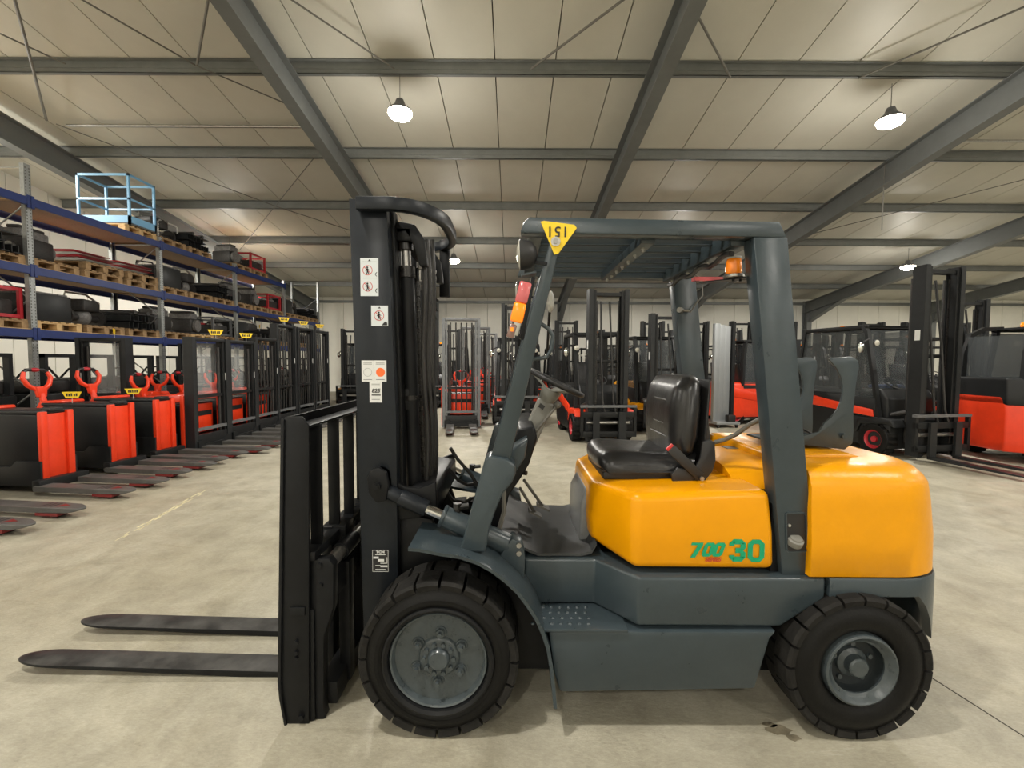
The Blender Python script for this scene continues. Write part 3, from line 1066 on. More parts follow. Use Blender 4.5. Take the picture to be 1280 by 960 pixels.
# lights on the front pillars
for side in (0, 1):
    g = (lambda y: y) if side == 0 else mir
    c = at(655, 317, YG + .0)
    c.y = g(c.y + .02)
    a = Vector((-1, 0, -.05))
    part(MB().lathe([(.0, -.055), (.03, -.05), (.052, -.03), (.060, 0), (.062, .014), (.058, .018)], c, a, 28), 'headlamp_housing', M['plastic'])
    part(MB().lathe([(.058, .012), (.056, .020), (.03, .028), (0, .030)], c, a, 28), 'headlamp_lens', M['lens'])
    part(MB().bar(c + Vector((.03, 0, -.03)), at(684, 330, YG) * 1 if side == 0 else Vector((at(684, 330, YG).x, g(YG + .03), at(684, 330, YG).z)), .02, .012), 'headlamp_bracket', M['black'])
    # combination light following the pillar slope
    u = Vector((at(664, 352, YG).x - at(645, 405, YG).x, 0, at(664, 352, YG).z - at(645, 405, YG).z)).normalized()
    top, low = at(658, 352, YG), at(645, 402, YG)
    for (p0, p1, mm, nm, wd) in ((0.0, .52, 'redlens', 'stop_lens', .052), (.53, 1.0, 'amberlit', 'indicator_lens', .052)) if side == 0 else ((0.0, 1.0, 'lens', 'far_lamp_lens', .045),):
        A, B = top.lerp(low, p0), top.lerp(low, p1)
        A.y = B.y = g(YG + .02)
        part(MB().bar(A, B, .05, wd, up=(1, 0, .25)), nm, M[mm], bevel=.008)
    A, B = at(642, 405, YG), at(637, 422, YG)
    A.y = B.y = g(YG + .02)
    if side == 0:
        part(MB().bar(A, B, .035, .030, up=(1, 0, .25)), 'side_marker', M['markerlens'], bevel=.005)
        C_ = A.lerp(B, .4)
        part(MB().bar(C_ + Vector((0, -.02, .008)), C_ + Vector((0, -.02, -.008)), .006, .012, up=(1, 0, .25)), 'marker_bulb', M['amberlit'])
    A, B = at(667, 346, YG), at(652, 424, YG)
    A.y = B.y = g(YG + .025)
    part(MB().bar(A, B, .055, .016, up=(1, 0, .25)), 'light_bracket', M['black'], bevel=.003)
    A = at(661, 344, YG)
    A.y = g(YG + .02)
    part(MB().bar(A + Vector((-.03, 0, 0)), A + Vector((.03, 0, .012)), .055, .008), 'light_hood', M['slate'])
# far mirror
p = at(688, 377, 2.5)
part(MB().ball(p, .022, .05, .06), 'mirror_shell', M['cabwhite'])
part(MB().tube([p, p + Vector((.0, .1, -.12)), p + Vector((0, .2, -.30))], .008, 7), 'mirror_arm', M['hose'])
# grab handle behind the front pillar
gh = [at(675, 404, YG + .03), at(686, 411, YG + .03), at(691, 420, YG + .03), at(689, 437, YG + .03), at(683, 447, YG + .03), at(666, 449, YG + .03)]
part(MB().tube(gh, .0085, 10), 'grab_handle', M['slate'])

# ---------------------------------------------------------------- mast
YM = 1.97
m_rail = [(436, 248), (483, 250), (495, 520), (498, 770), (455, 800), (446, 520)]
PFm = pf(m_rail, YM)
for side in (0, 1):
    g = (lambda y: y) if side == 0 else mir
    m = MB()
    m.prism(PFm, g(YM), g(YM + .018))
    lo = [PFm[0], PFm[5], PFm[4]]
    for (A, B, C, wdt) in ((PFm[0], PFm[5], PFm[4], .022), (PFm[1], PFm[2], PFm[3], -.022)):
        q = [A, B, C] + [(C[0] + wdt, C[1]), (B[0] + wdt, B[1]), (A[0] + wdt, A[1])]
        m.prism(q, g(YM + .018), g(YM + .075))
    part(m, 'outer_mast_rail', M['mastface'], bevel=.003)
    # inner rail sits behind and inside
    q = [(A[0] + .05, A[1] - .02) for A in (PFm[0], PFm[5], PFm[4])] + [(A[0] + .012, A[1] - .02) for A in (PFm[3], PFm[2], PFm[1])]
    m = MB().prism(q, g(YM + .085), g(YM + .10))
    q2 = [(A[0] - .02, A[1] - .02) for A in (PFm[1], PFm[2], PFm[3])] + [(A[0] + .014, A[1] - .02) for A in (PFm[3], PFm[2], PFm[1])]
    m.prism(q2, g(YM + .06), g(YM + .13))
    part(m, 'inner_mast_rail', M['black'], bevel=.003)
    # lift cylinder
    yc_ = YM + .155
    top, bot = at(508, 334, yc_), at(522, 720, yc_)
    dv = (top - bot).normalized()
    A, B = Vector((bot.x, g(yc_), bot.z)), Vector((top.x, g(yc_), top.z))
    dv = (B - A).normalized()
    part(MB().cyl(A, B, .034, n=24), 'lift_cylinder', M['black'])
    part(MB().cyl(B - dv * .05, B, .040, n=24), 'cylinder_gland', M['grease'])
    part(MB().cyl(B - dv * .62, B - dv * .60, .039, n=24), 'cylinder_clamp', M['grease'])
    part(MB().cyl(B, B + dv * .085, .023, n=20), 'lift_rod', M['steel'])
    part(MB().cyl(B + dv * .075, B + dv * .125, .036, n=24).cyl(B + dv * .125, B + dv * .15, .022, n=16), 'rod_cap', M['grease'])
    # lift chains: alternating link plates
    for (u0, u1, yy, nm) in ((497, 503, YM + .13, 'lift_chain'), (522, 531, YM + .20, 'lift_chain')):
        a, b = at(u0, 345, yy), at(u1, 640, yy)
        n = 46
        ch = MB()
        for k in range(n):
            c0 = a.lerp(b, k / n)
            c1 = a.lerp(b, (k + .9) / n)
            for q in ((-.010, -.004, .006) if k % 2 else (-.006, .002, .010)):
                ch.bar(Vector((c0.x, g(c0.y + q), c0.z)), Vector((c1.x, g(c1.y + q), c1.z)), .017 if k % 2 else .013, .003, up=(0, 1, 0))
        o = part(ch, nm, M['grease'])
    # chain anchor bolts
    p = at(528, 345, YM + .2)
    part(MB().cyl((p.x, g(p.y), p.z - .02), (p.x, g(p.y), p.z + .10), .009, n=8).cyl((p.x, g(p.y), p.z + .03), (p.x, g(p.y), p.z + .055), .016, n=6).cyl((p.x, g(p.y), p.z + .07), (p.x, g(p.y), p.z + .09), .016, n=6), 'chain_anchor', M['steel'])
# crosshead of the inner mast: dark casting with bevelled profile
ycr = YM + .10
cr = pf([(483, 272), (493, 268), (496, 276), (518, 280), (531, 300), (534, 332), (524, 332), (517, 306), (506, 290), (494, 292), (492, 330), (484, 330)], ycr)
for yy in (ycr, mir(ycr) - .05):
    part(MB().prism(cr, yy, yy + .05), 'mast_crosshead', M['black'], bevel=.006)
a = at(500, 284, ycr)
part(MB().box(a.x - .02, a.x + .05, ycr, mir(ycr), a.z - .06, a.z - .0), 'top_crossmember', M['black'], bevel=.006)
a = at(524, 500, ycr)
part(MB().box(a.x - .10, a.x - .05, ycr + .02, mir(ycr + .02), a.z - .05, a.z + .05), 'middle_crossmember', M['black'], bevel=.006)
# hoses through the mast
for (u0, u1, yy) in ((534, 540, YC - .12), (540, 545, YC + .02), (528, 534, YC - .2)):
    a, b = at(u0, 300, yy), at(u1, 640, yy)
    part(MB().tube([a.lerp(b, k / 12) + Vector((.008 * math.sin(k * .9), 0, 0)) for k in range(13)], .011, 8), 'hydraulic_hose', M['hose'])
# tall far-side cover bar seen at the rear of the mast
for (u, v0, v1, yy, wd) in ((556, 300, 372, mir(YM + .03), .06),):
    a, b = at(u, v0, yy), at(u, v1, yy)
    part(MB().bar(a, b, .03, wd, up=(1, 0, 0)), 'far_chain_guard', M['black'], bevel=.008)
# bent tie bar at the mast top
za, zb_ = Z(480, 263, 1.945), Z(480, 247, 1.945)
zc = (za + zb_) / 2
xs_, xe_ = X(446, 255, 1.945), X(571, 300, 2.62)
Rb = .22
path = [(xs_, 1.945)]
for k in range(11):
    q = -math.pi / 2 + math.pi / 2 * k / 10
    path.append((xe_ - Rb + Rb * math.cos(q), 1.945 + Rb * 1.35 + Rb * 1.35 * math.sin(q)))
path = path + [(x, mir(y)) for x, y in path[::-1]]
part(MB().sweep([(x, y, zc) for x, y in path], .04, zb_ - za), 'mast_tie_bar', M['mastface'], bevel=.003)
# lower cross member with tilt-cylinder lugs: curved plate
yl = YM + .0
lug = pf([(462, 586), (470, 578), (486, 580), (494, 592), (504, 603), (520, 609), (536, 606), (548, 596), (556, 580), (564, 566), (568, 572), (562, 606), (556, 628), (536, 644), (500, 650), (496, 640), (480, 632), (462, 622)], YM - .004)
for side in (0, 1):
    g = (lambda y: y) if side == 0 else mir
    # lug plates
    lp = pf([(459, 598), (463, 588), (473, 584), (483, 590), (486, 606), (483, 626), (470, 628), (461, 616)], YM - .05)
    part(MB().prism(lp, g(YM - .055), g(YM - .03)), 'tilt_lug', M['black'], bevel=.006)
    part(MB().prism([(a + .004, b) for a, b in lp], g(YM - .0), g(YM + .03)), 'tilt_lug', M['black'], bevel=.006)
    c = at(471, 608, YM - .06)
    part(MB().cyl((c.x, g(YM - .07), c.z), (c.x, g(YM + .02), c.z), .017, n=16).cyl((c.x, g(YM - .076), c.z), (c.x, g(YM - .06), c.z), .010, n=6), 'tilt_pin', M['black'])
    # tilt cylinder
    yt = YM - .018
    e0, e1 = at(474, 610, yt), at(648, 686, yt)
    for e in (e0, e1):
        e.y = g(yt)
    dd = (e1 - e0).normalized()
    Lt = (e1 - e0).length
    part(MB().cyl(e0 + dd * .02, e0 + dd * Lt * .19, .030, n=20).cyl(e0 + dd * Lt * .15, e0 + dd * Lt * .34, .036, n=20), 'tilt_rod_end', M['mastface'], bevel=.003)
    part(MB().cyl(e0 + dd * Lt * .3, e0 + dd * Lt * .48, .022, n=20), 'tilt_rod', M['chrome'])
    part(MB().cyl(e0 + dd * Lt * .445, e0 + dd * Lt * .93, .046, n=26).cyl(e0 + dd * Lt * .45, e0 + dd * Lt * .47, .050, n=26), 'tilt_cylinder', M['slate'], bevel=.002)
    br = pf([(640, 668), (652, 674), (656, 690), (655, 716), (636, 712), (625, 690)], yt)
    part(MB().prism(br, g(yt - .045), g(yt + .045)), 'tilt_anchor', M['slate'], bevel=.005)
    for v in (681, 691):
        c = at(648.5, v, yt - .045)
        part(MB().cyl((c.x, g(c.y), c.z), (c.x, g(c.y - .012), c.z), .012, n=6), 'anchor_bolt', M['steel'])
    # hydraulic fittings
    f = e0 + dd * Lt * .56
    part(MB().cyl(f, f + Vector((.0, 0, .075)), .013, n=8).cyl(f + Vector((0, 0, .06)), f + Vector((0, 0, .085)), .020, n=6).cyl(f + Vector((0, 0, .07)), f + Vector((.05, 0, .075)), .011, n=8), 'hydraulic_fitting', M['hose'])
# saddle plate between the lugs, swept across the truck
sad = pf([(484, 590), (492, 600), (506, 609), (524, 611), (544, 603), (546, 640), (520, 648), (497, 650), (484, 628)], YM + .02)
part(MB().prism(sad, YM + .02, YM + .05), 'mast_saddle', M['black'], bevel=.005)
part(MB().prism([(x, z) for x, z in sad], mir(YM + .05), mir(YM + .02)), 'mast_saddle', M['black'], bevel=.005)
pa, pb = at(520, 628, YM + .03), at(520, 628, YM + .03)
part(MB().box(pa.x - .03, pa.x + .10, YM + .03, mir(YM + .03), pa.z - .06, pa.z + .07), 'lower_crossmember', M['black'], bevel=.02, seg=3)
# lower mast feet over the axle
part(MB().prism(pf([(470, 700), (498, 640), (540, 650), (560, 700), (560, 820), (470, 820)], 2.02), 2.02, 2.05), 'mast_foot', M['black'], bevel=.005)
part(MB().prism(pf([(470, 700), (498, 640), (540, 650), (560, 700), (560, 820), (470, 820)], 2.02), mir(2.05), mir(2.02)), 'mast_foot', M['black'], bevel=.005)

# mast stickers
ym = YM - .0012


def sticker(u0, u1, v0, v1, name, m, rnd_=.003):
    x0, x1 = X(u0, (v0 + v1) / 2, ym), X(u1, (v0 + v1) / 2, ym)
    z0, z1 = Z(u0, v1, ym), Z(u0, v0, ym)
    o = MB().box(x0, x1, ym, YM + .0005, z0, z1)
    return part(o, name, m), x0, x1, z0, z1


def flatring(cx, cz, r, t, y, n=28):
    b = MB()
    for k in range(n):
        q0, q1 = 2 * math.pi * k / n, 2 * math.pi * (k + 1) / n
        b.add([(cx + math.cos(q0) * r, y, cz + math.sin(q0) * r), (cx + math.cos(q1) * r, y, cz + math.sin(q1) * r), (cx + math.cos(q1) * (r - t), y, cz + math.sin(q1) * (r - t)), (cx + math.cos(q0) * (r - t), y, cz + math.sin(q0) * (r - t))], [(0, 1, 2, 3)])
    return b


def pictogram(cx, cz, r, parent, y):
    flatring(cx, cz, r, r * .12, y).obj('prohibition_ring', M['inkred'], parent)
    b = MB().bar((cx - r * .68, y, cz + r * .68), (cx + r * .68, y, cz - r * .68), .0004, r * .13, up=(.7, 0, .7))
    b.obj('prohibition_bar', M['inkred'], parent)
    f = MB()
    f.lathe([(0, 0), (r * .2, 0), (r * .2, .0003), (0, .0003)], (cx - r * .05, y, cz + r * .58), (0, 1, 0), 12)
    f.bar((cx - r * .05, y, cz + r * .35), (cx, y, cz - r * .25), .0004, r * .32, up=(1, 0, 0))
    f.bar((cx, y, cz - r * .2), (cx - r * .25, y, cz - r * .85), .0004, r * .17, up=(1, 0, 0))
    f.bar((cx, y, cz - r * .2), (cx + r * .3, y, cz - r * .8), .0004, r * .17, up=(1, 0, 0))
    f.bar((cx - r * .05, y, cz + r * .3), (cx - r * .42, y, cz - r * .1), .0004, r * .13, up=(1, 0, 0))
    f.bar((cx - r * .05, y, cz + r * .3), (cx + r * .4, y, cz + r * .0), .0004, r * .13, up=(1, 0, 0))
    f.obj('walking_figure', M['ink'], parent)


st, x0, x1, z0, z1 = sticker(450.5, 473, 322.5, 370, 'warning_sticker', M['white'])
tag(st, 'white warning sticker with two crossed-out figures')
yy = ym - .0004
cxs = x0 + (x1 - x0) * .40
for cz in (z0 + (z1 - z0) * .68, z0 + (z1 - z0) * .25):
    pictogram(cxs, cz, .0215, st, yy)
    MB().tube([(x1 - .006, yy, cz + .004 - .012), (x1 - .012, yy, cz - .014), (x1 - .013, yy, cz - .020), (x1 - .007, yy, cz - .026)], .0014, 5).obj('hook_symbol', M['ink'], st)
MB().prism([(x0 + .034, z1 - .013), (x0 + .046, z1 - .013), (x0 + .040, z1 - .005)], yy, yy - .0003).obj('warning_triangle', M['ink'], st)
for zz in (z1 - .016, z0 + (z1 - z0) * .47):
    MB().box(x0 + .006, x1 - .006, yy, yy + .0002, zz, zz + .0009).obj('print_line', M['midgrey'], st)
st, x0, x1, z0, z1 = sticker(464, 485, 382, 407.5, 'warning_sticker', M['white'])
tag(st, 'small square warning sticker with crossed-out mast figure')
pictogram(x0 + .034, z0 + .045, .022, st, yy)
MB().prism([(x0 + .030, z1 - .012), (x0 + .042, z1 - .012), (x0 + .036, z1 - .004)], yy, yy - .0003).obj('warning_triangle', M['ink'], st)
MB().prism([(x1 - .028, z0 + .003), (x1 - .003, z0 + .003), (x1 - .004, z0 + .015), (x1 - .013, z0 + .02), (x1 - .020, z0 + .012)], yy - .0003, yy - .0006).obj('loose_corner', M['ink'], st)
for (u0, u1) in ((452, 467.3), (467.6, 483)):
    st, x0, x1, z0, z1 = sticker(u0, u1, 450.5, 477, 'inspection_sticker', M['paper'])
    if u0 > 460:
        tag(st, 'white inspection sticker with orange disc')
        MB().lathe([(0, 0), (.0195, 0), (.0195, .0003), (0, .0003)], ((x0 + x1) / 2 + .001, yy, z0 + .041), (0, 1, 0), 24).obj('orange_disc', M['decalorange'], st)
    else:
        tag(st, 'plain white inspection sticker')
        flatring((x0 + x1) / 2, z0 + .041, .0185, .0015, yy).obj('faded_disc', M['alu'], st)
    for k, zz in enumerate((z1 - .010, z1 - .017, z0 + .008)):
        MB().box(x0 + .008, x1 - .008, yy, yy + .0002, zz, zz + .0022).obj('print_line', M['midgrey'], st)
st, x0, x1, z0, z1 = sticker(462, 477.5, 477, 503, 'handwritten_sticker', M['paper'])
tag(st, 'white sticker with a handwritten number')
text('825', M['ink'], 'handwriting', st, ((x0 + x1) / 2, yy - .0003, z0 + .051), .024, shear=.2, bold=.0006)
MB().box(x0 + .009, x1 - .006, yy, yy + .0002, z0 + .030, z0 + .035).obj('print_line', M['ink'], st)
for zz in (z1 - .012, z1 - .019, z0 + .012, z0 + .018):
    MB().box(x0 + .009, x1 - .009, yy, yy + .0002, zz, zz + .002).obj('print_line', M['midgrey'], st)
st, x0, x1, z0, z1 = sticker(465, 486, 687, 715, 'data_plate', M['ink'])
tag(st, 'black data plate with white print')
fr = MB()
for (a, b, c, d_) in ((x0 + .002, x1 - .002, z0 + .002, z0 + .0035), (x0 + .002, x1 - .002, z1 - .0035, z1 - .002), (x0 + .002, x0 + .0035, z0 + .002, z1 - .002), (x1 - .0035, x1 - .002, z0 + .002, z1 - .002)):
    fr.box(a, b, yy, yy + .0002, c, d_)
fr.obj('plate_border', M['paper'], st)
text('TCM', M['paper'], 'maker_text', st, ((x0 + x1) / 2, yy - .0002, z1 - .011), .014, bold=.0005, sx=1.3)
lb = MB()
wq, hq = x1 - x0, z1 - z0
for (a, b, c, d_) in ((.2, .8, .76, .80), (.08, .4, .60, .69), (.35, .72, .47, .58), (.5, .92, .38, .41), (.88, .92, .38, .66), (.2, .5, .28, .31), (.5, .92, .22, .30), (.2, .8, .09, .13)):
    lb.box(x0 + wq * a, x0 + wq * b, yy, yy + .0002, z0 + hq * c, z0 + hq * d_)
lb.obj('plate_print', M['paper'], st)

# ---------------------------------------------------------------- carriage, backrest, forks
yb0 = 1.825
bk = pf([(352, 524), (357, 521), (377, 521), (386, 533), (386, 916), (371, 918), (360, 926), (350, 872), (348, 850)], yb0)
xfr, xbk = bk[8][0], bk[4][0]
ztp = bk[1][1]
for side in (0, 1):
    g = (lambda y: y) if side == 0 else mir
    m = MB().prism(bk, g(yb0), g(yb0 + .014))
    m.prism([(bk[0][0], bk[0][1]), (bk[0][0] + .014, bk[0][1]), (bk[8][0] + .014, bk[8][1]), (bk[7][0] + .012, bk[7][1]), (bk[6][0] + .012, bk[6][1]), (bk[6][0], bk[6][1]), (bk[7][0], bk[7][1]), (bk[8][0], bk[8][1])], g(yb0 - .010), g(yb0 + .05))
    part(m, 'backrest_side', M['black'], bevel=.003)
# top angle rail
x0, x1 = bk[1][0], bk[3][0]
m = MB()
m.box(x0 + .0, x0 + .014, yb0 + .01, mir(yb0 + .01), ztp - .05, ztp)
m.box(x0 + .014, x1, yb0 + .01, mir(yb0 + .01), ztp - .048, ztp - .036)
part(m, 'backrest_top_rail', M['black'], bevel=.002)
zlowr = Z(384, 688, 1.9)
xbar = X(391, 600, 1.96)
part(MB().box(x0 + .02, x1 + .01, yb0 + .014, mir(yb0 + .014), zlowr - .02, zlowr + .018), 'backrest_lower_rail', M['black'], bevel=.003)
nb = 5
for k in range(nb):
    y = 1.935 + (mir(1.935) - 1.935) * k / (nb - 1)
    part(MB().box(x1 - .048, x1 + .004, y - .009, y + .009, zlowr + .0, ztp - .042), 'backrest_bar', M['black'], bevel=.003)
# carriage side bracket with bolts
cb = pf([(385, 704), (390, 698), (412, 697), (418, 706), (418, 758), (406, 795), (405, 880), (408, 895), (402, 904), (388, 906), (386, 900)], 1.86)
for side in (0, 1):
    g = (lambda y: y) if side == 0 else mir
    o = part(MB().prism(cb, g(1.85), g(1.90)), 'carriage_side_plate', M['black'], bevel=.006)
    for (u, v) in ((400, 706), (401, 731)):
        c = at(u, v, 1.85)
        MB().cyl((c.x, g(1.855), c.z), (c.x, g(1.838), c.z), .012, n=6).obj('plate_bolt', M['black'], o)
    part(MB().prism(pf([(386, 762), (392, 762), (394, 900), (387, 902)], 1.84), g(1.838), g(1.85)), 'carriage_wear_strip', M['black'], bevel=.002)
    for v in (767, 773, 802, 815, 822):
        c = at(371, v, yb0)
        if side == 0 and v > 800:
            part(MB().cyl(c, c + Vector((0, -.012, 0)), .009, n=8), 'backrest_bolt', M['black'])
    c = at(377, 896, yb0)
    part(MB().cyl((c.x, g(yb0), c.z), (c.x, g(yb0 - .012), c.z), .013, n=8), 'backrest_bolt', M['black'])
    part(MB().box(X(363, 760, yb0), X(382, 760, yb0), g(yb0 - .010), g(yb0), Z(370, 768, yb0), Z(370, 758, yb0)), 'backrest_cleat', M['black'], bevel=.003)
cpt = at(409, 703, 1.9)
part(MB().cyl((cpt.x + .01, 1.89, cpt.z - .004), (cpt.x + .01, mir(1.89), cpt.z - .004), .029, n=24), 'shift_shaft', M['steel'])
part(MB().cyl((cpt.x + .01, 2.02, cpt.z - .004), (cpt.x + .01, 2.18, cpt.z - .004), .040, n=24), 'shaft_bearing', M['black'])
zsh = cpt.z
part(MB().box(cpt.x - .045, cpt.x + .035, 1.90, mir(1.90), zsh - .16, zsh - .05), 'upper_carriage_bar', M['black'], bevel=.006)
zl2 = Z(405, 880, 1.9)
part(MB().box(cpt.x - .05, cpt.x + .035, 1.90, mir(1.90), zl2 + .0, zl2 + .10), 'lower_carriage_bar', M['black'], bevel=.006)
for y in (2.05, 2.24, mir(2.24), mir(2.05)):
    part(MB().box(cpt.x + .0, cpt.x + .05, y - .03, y + .03, zl2 + .02, zsh - .05), 'carriage_upright', M['black'], bevel=.004)
# forks
yf1, yf2 = at(351, 841, 2.11).y, 0
tipx = X(28, 828, 2.17)
for (yf, nm) in ((2.165, 'near'), (mir(2.165), 'far')):
    w2 = .063
    heel = bk[4][0] - .05
    zt_ = Z(351, 841, 2.102)
    rise = Z(90, 832, 2.102) - zt_
    n = 16
    rings = []
    for t in [k / 10 * .88 for k in range(11)] + [.88 + .12 * math.sin(math.pi / 2 * k / 9) for k in range(1, 10)]:
        x = heel + (tipx - heel) * t
        th = .042 * (1 - t) + .010 * t
        ww = w2 if t < .88 else w2 * max(.10, math.sqrt(max(0, 1 - ((t - .88) / .1206) ** 2)))
        lift = t * rise * 1.15
        rings.append([(x, yf - ww, zt_ - th + lift), (x, yf + ww, zt_ - th + lift), (x, yf + ww, zt_ + lift), (x, yf - ww, zt_ + lift)])
    m = MB().loft(rings)
    m.box(heel - .0, heel + .048, yf - w2, yf + w2, zt_ - .042, zsh + .08)
    o = part(m, 'fork', M['forksteel'], bevel=.004)
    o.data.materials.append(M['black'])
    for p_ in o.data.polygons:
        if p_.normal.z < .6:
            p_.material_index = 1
    MB().box(heel + .0, heel + .11, yf - w2 * .9, yf + w2 * .9, zsh + .02, zsh + .085).obj('fork_hook', M['black'], o, bevel=.006)

# ---------------------------------------------------------------- steering, dash, levers
sw = at(694, 478, 2.30)
e0, e1 = at(661, 462, 2.30), at(727, 494, 2.30)
ax = Vector((e1.z - e0.z, 0, -(e1.x - e0.x))).normalized() * -1
if ax.z < 0:
    ax = -ax
Rw = (e1 - e0).length / 2
n_ = Vector((0, 1, 0))
t_ = (e1 - e0).normalized()
axw = (ax + Vector((0, -.03, 0))).normalized()
b1 = (t_ - axw * t_.dot(axw)).normalized()
b2 = axw.cross(b1)
part(MB().tube([sw + (b1 * math.cos(2 * math.pi * k / 36) + b2 * math.sin(2 * math.pi * k / 36)) * Rw for k in range(36)], .0135, 10, closed=True), 'steering_wheel', M['plastic'])
hubp = sw - axw * .055
m = MB()
for q in (math.pi, math.pi / 3, -math.pi / 3):
    m.bar(hubp, sw + (b1 * math.cos(q) + b2 * math.sin(q)) * Rw * .97, .03, .010, up=axw)
part(m, 'steering_spoke', M['greyplastic'])
part(MB().cyl(hubp - axw * .07, hubp + axw * .012, .035, .055, n=20), 'steering_hub', M['greyplastic'])
colb = at(650, 573, 2.30)
part(MB().bar(hubp - axw * .05, colb, .075, .085, up=(1, 0, .5)), 'steering_column', M['greyplastic'], bevel=.012, seg=3)
c = at(677, 508, 2.255)
part(MB().bar(c + Vector((-.012, 0, .008)), c + Vector((.012, 0, -.008)), .004, .022, up=(.5, 0, .8)), 'column_switch', M['ink'])
# shuttle lever
a, b = at(697, 506, 2.22), at(652, 562, 2.24)
part(MB().cyl(a, b, .007, n=8).ball(a, .018), 'shuttle_lever', M['greyhose'])
part(MB().cyl(at(658, 556, 2.27), at(641, 534, 2.34), .008, n=8), 'brake_lever', M['hose'])
# dash cowl: full width behind the pillars
ds = pf([(648, 536), (668, 533), (672, 548), (662, 580), (650, 600), (636, 620), (628, 660), (612, 660), (622, 600), (634, 560)], 2.05)
part(MB().prism(ds, 2.05, mir(2.0)), 'dash_cowl', M['black'], bevel=.012, seg=3)
part(MB().prism(pf([(626, 572), (640, 560), (660, 548), (656, 572), (644, 590), (630, 590)], 1.95), 1.93, 2.08), 'dash_end_cap', M['slate'], bevel=.012, seg=3)
for (u, v, u2, v2) in ((650, 610, 668, 640), (655, 600, 678, 632)):
    a, b = at(u, v, 2.25), at(u2, v2, 2.35)
    part(MB().cyl(a, b, .008, n=8).bar(b + Vector((-.03, 0, .012)), b + Vector((.035, 0, -.02)), .06, .01), 'pedal', M['greyhose'])
for (u, v) in ((650, 590), (646, 578)):
    c = at(u, v, 2.1)
    part(MB().cyl(c, c + Vector((.03, -.02, .0)), .011, n=10), 'dash_knob', M['hose'])
a, b = at(630, 610, 2.0), at(622, 668, 2.0)
part(MB().tube([a, a.lerp(b, .5) + Vector((.015, 0, 0)), b], .010, 8), 'cowl_hose', M['greyhose'])
for k, pts in enumerate((((563, 560), (572, 574), (588, 592), (600, 612), (604, 640)), ((560, 585), (572, 600), (584, 606), (598, 604), (612, 600)), ((556, 610), (566, 625), (580, 628), (592, 622), (606, 630)))):
    part(MB().tube([at(u, v, 2.2 + .12 * k + .02 * i) for i, (u, v) in enumerate(pts)], .009, 8), 'mast_supply_hose', M['hose'])
# black plugs on the deck
for (u, v) in ((663, 626), (655, 650)):
    c = atz(u + 6, v, zF + .03)

# ---------------------------------------------------------------- seat
ys0, ys1 = 2.06, 2.53
zsb = zh1 + .022
sx0, sx1 = X(748, 580, 2.1), X(872, 592, 2.1)


def pillow(path, ys, name, m, th):
    pass


# cushion: loft across Y of an XZ profile with rounded ends
def cush_ring(y, k, dz):
    L = sx1 - sx0
    cx = (sx0 + sx1) / 2
    pts = [(-.5, .30), (-.49, .62), (-.44, .88), (-.36, .97), (-.2, .95), (.0, .88), (.2, .86), (.36, .90), (.5, .92), (.5, .0), (.0, .0), (-.44, .0), (-.49, .10)]
    return [(cx + a * L * (1 - (1 - k) * .16), y, zsb + .018 + (b * .098 - .0) * (k * .5 + .5) + dz) for a, b in pts]


rings = []
nY = 12
for i in range(nY + 1):
    t = i / nY
    y = ys0 + (ys1 - ys0) * t
    k = math.sqrt(max(0, 1 - abs(2 * t - 1) ** 5))
    bol = .018 * (math.cos((2 * t - 1) * math.pi) * -.5 + .5) * (1 if .04 < t < .96 else 0)
    rings.append(cush_ring(y, k, bol * .6))
seat = part(MB().loft(rings), 'seat_cushion', M['vinyl'], sharp=1.0)
part(MB().box(sx0 + .02, sx1 - .0, ys0 + .02, ys1 - .02, zsb - .012, zsb + .024), 'seat_base', M['plastic'], bevel=.008)
MB().tube([(sx0 + .012, ys0 + .02, zsb + .03), (sx0 + .2, ys0 - .002, zsb + .026), (sx1 - .02, ys0 + .0, zsb + .03)], .005, 6).obj('seat_piping', M['plastic'], seat)
# backrest cushion, tilted
yb0s = 2.05
bpts = [(0, .0), (-.015, .10), (-.020, .22), (-.005, .32), (.035, .375), (.085, .38), (.115, .35), (.125, .22), (.118, .08), (.09, .0), (.045, -.02)]
bx, bz = X(846, 560, 2.05), Z(846, 578, 2.05)
ys1b = 2.54
rings = []
for i in range(nY + 1):
    t = i / nY
    y = yb0s + (ys1b - yb0s) * t
    k = math.sqrt(max(0, 1 - abs(2 * t - 1) ** 4))
    wing = -.030 * max(0, (abs(2 * t - 1) - .45) / .55) * k
    rr = []
    for a, b in bpts:
        front = 1 if a < .05 else 0
        zz = bz + .02 + (b - .18) * (.80 + .20 * k) + .18
        rr.append((bx + .055 + (a - .055) * (.35 + .65 * k) + wing * front + (zz - bz) * .045, y, zz))
    rings.append(rr)
bkr = part(MB().loft(rings), 'seat_back', M['vinyl'], sharp=1.0)
# pleats
for k in range(4):
    zz = bz + .10 + k * .058
    MB().tube([(bx - .016 + (zz - bz) * .045 + .004, y, zz) for y in (2.17, 2.23, 2.36, 2.42)], [.002, .006, .006, .002], 6).obj('seat_pleat', M['vinyl'], bkr)
# steel back shell and side hinge plates
sh_ = pf([(869, 603), (880, 600), (889, 588), (893, 575), (892, 552), (886, 549), (877, 552), (874, 572), (866, 588), (846, 584), (838, 592), (840, 604)], 2.04)
part(MB().prism(sh_, 2.025, 2.04), 'seat_hinge_plate', M['plastic'], bevel=.003)
part(MB().prism(sh_, 2.55, 2.565), 'seat_hinge_plate', M['plastic'], bevel=.003)
part(MB().bar((bx + .152, 2.295, bz + .38), (bx + .132, 2.295, bz - .05), .46, .012, up=(1, 0, 0)), 'seat_back_shell', M['plastic'], bevel=.005)
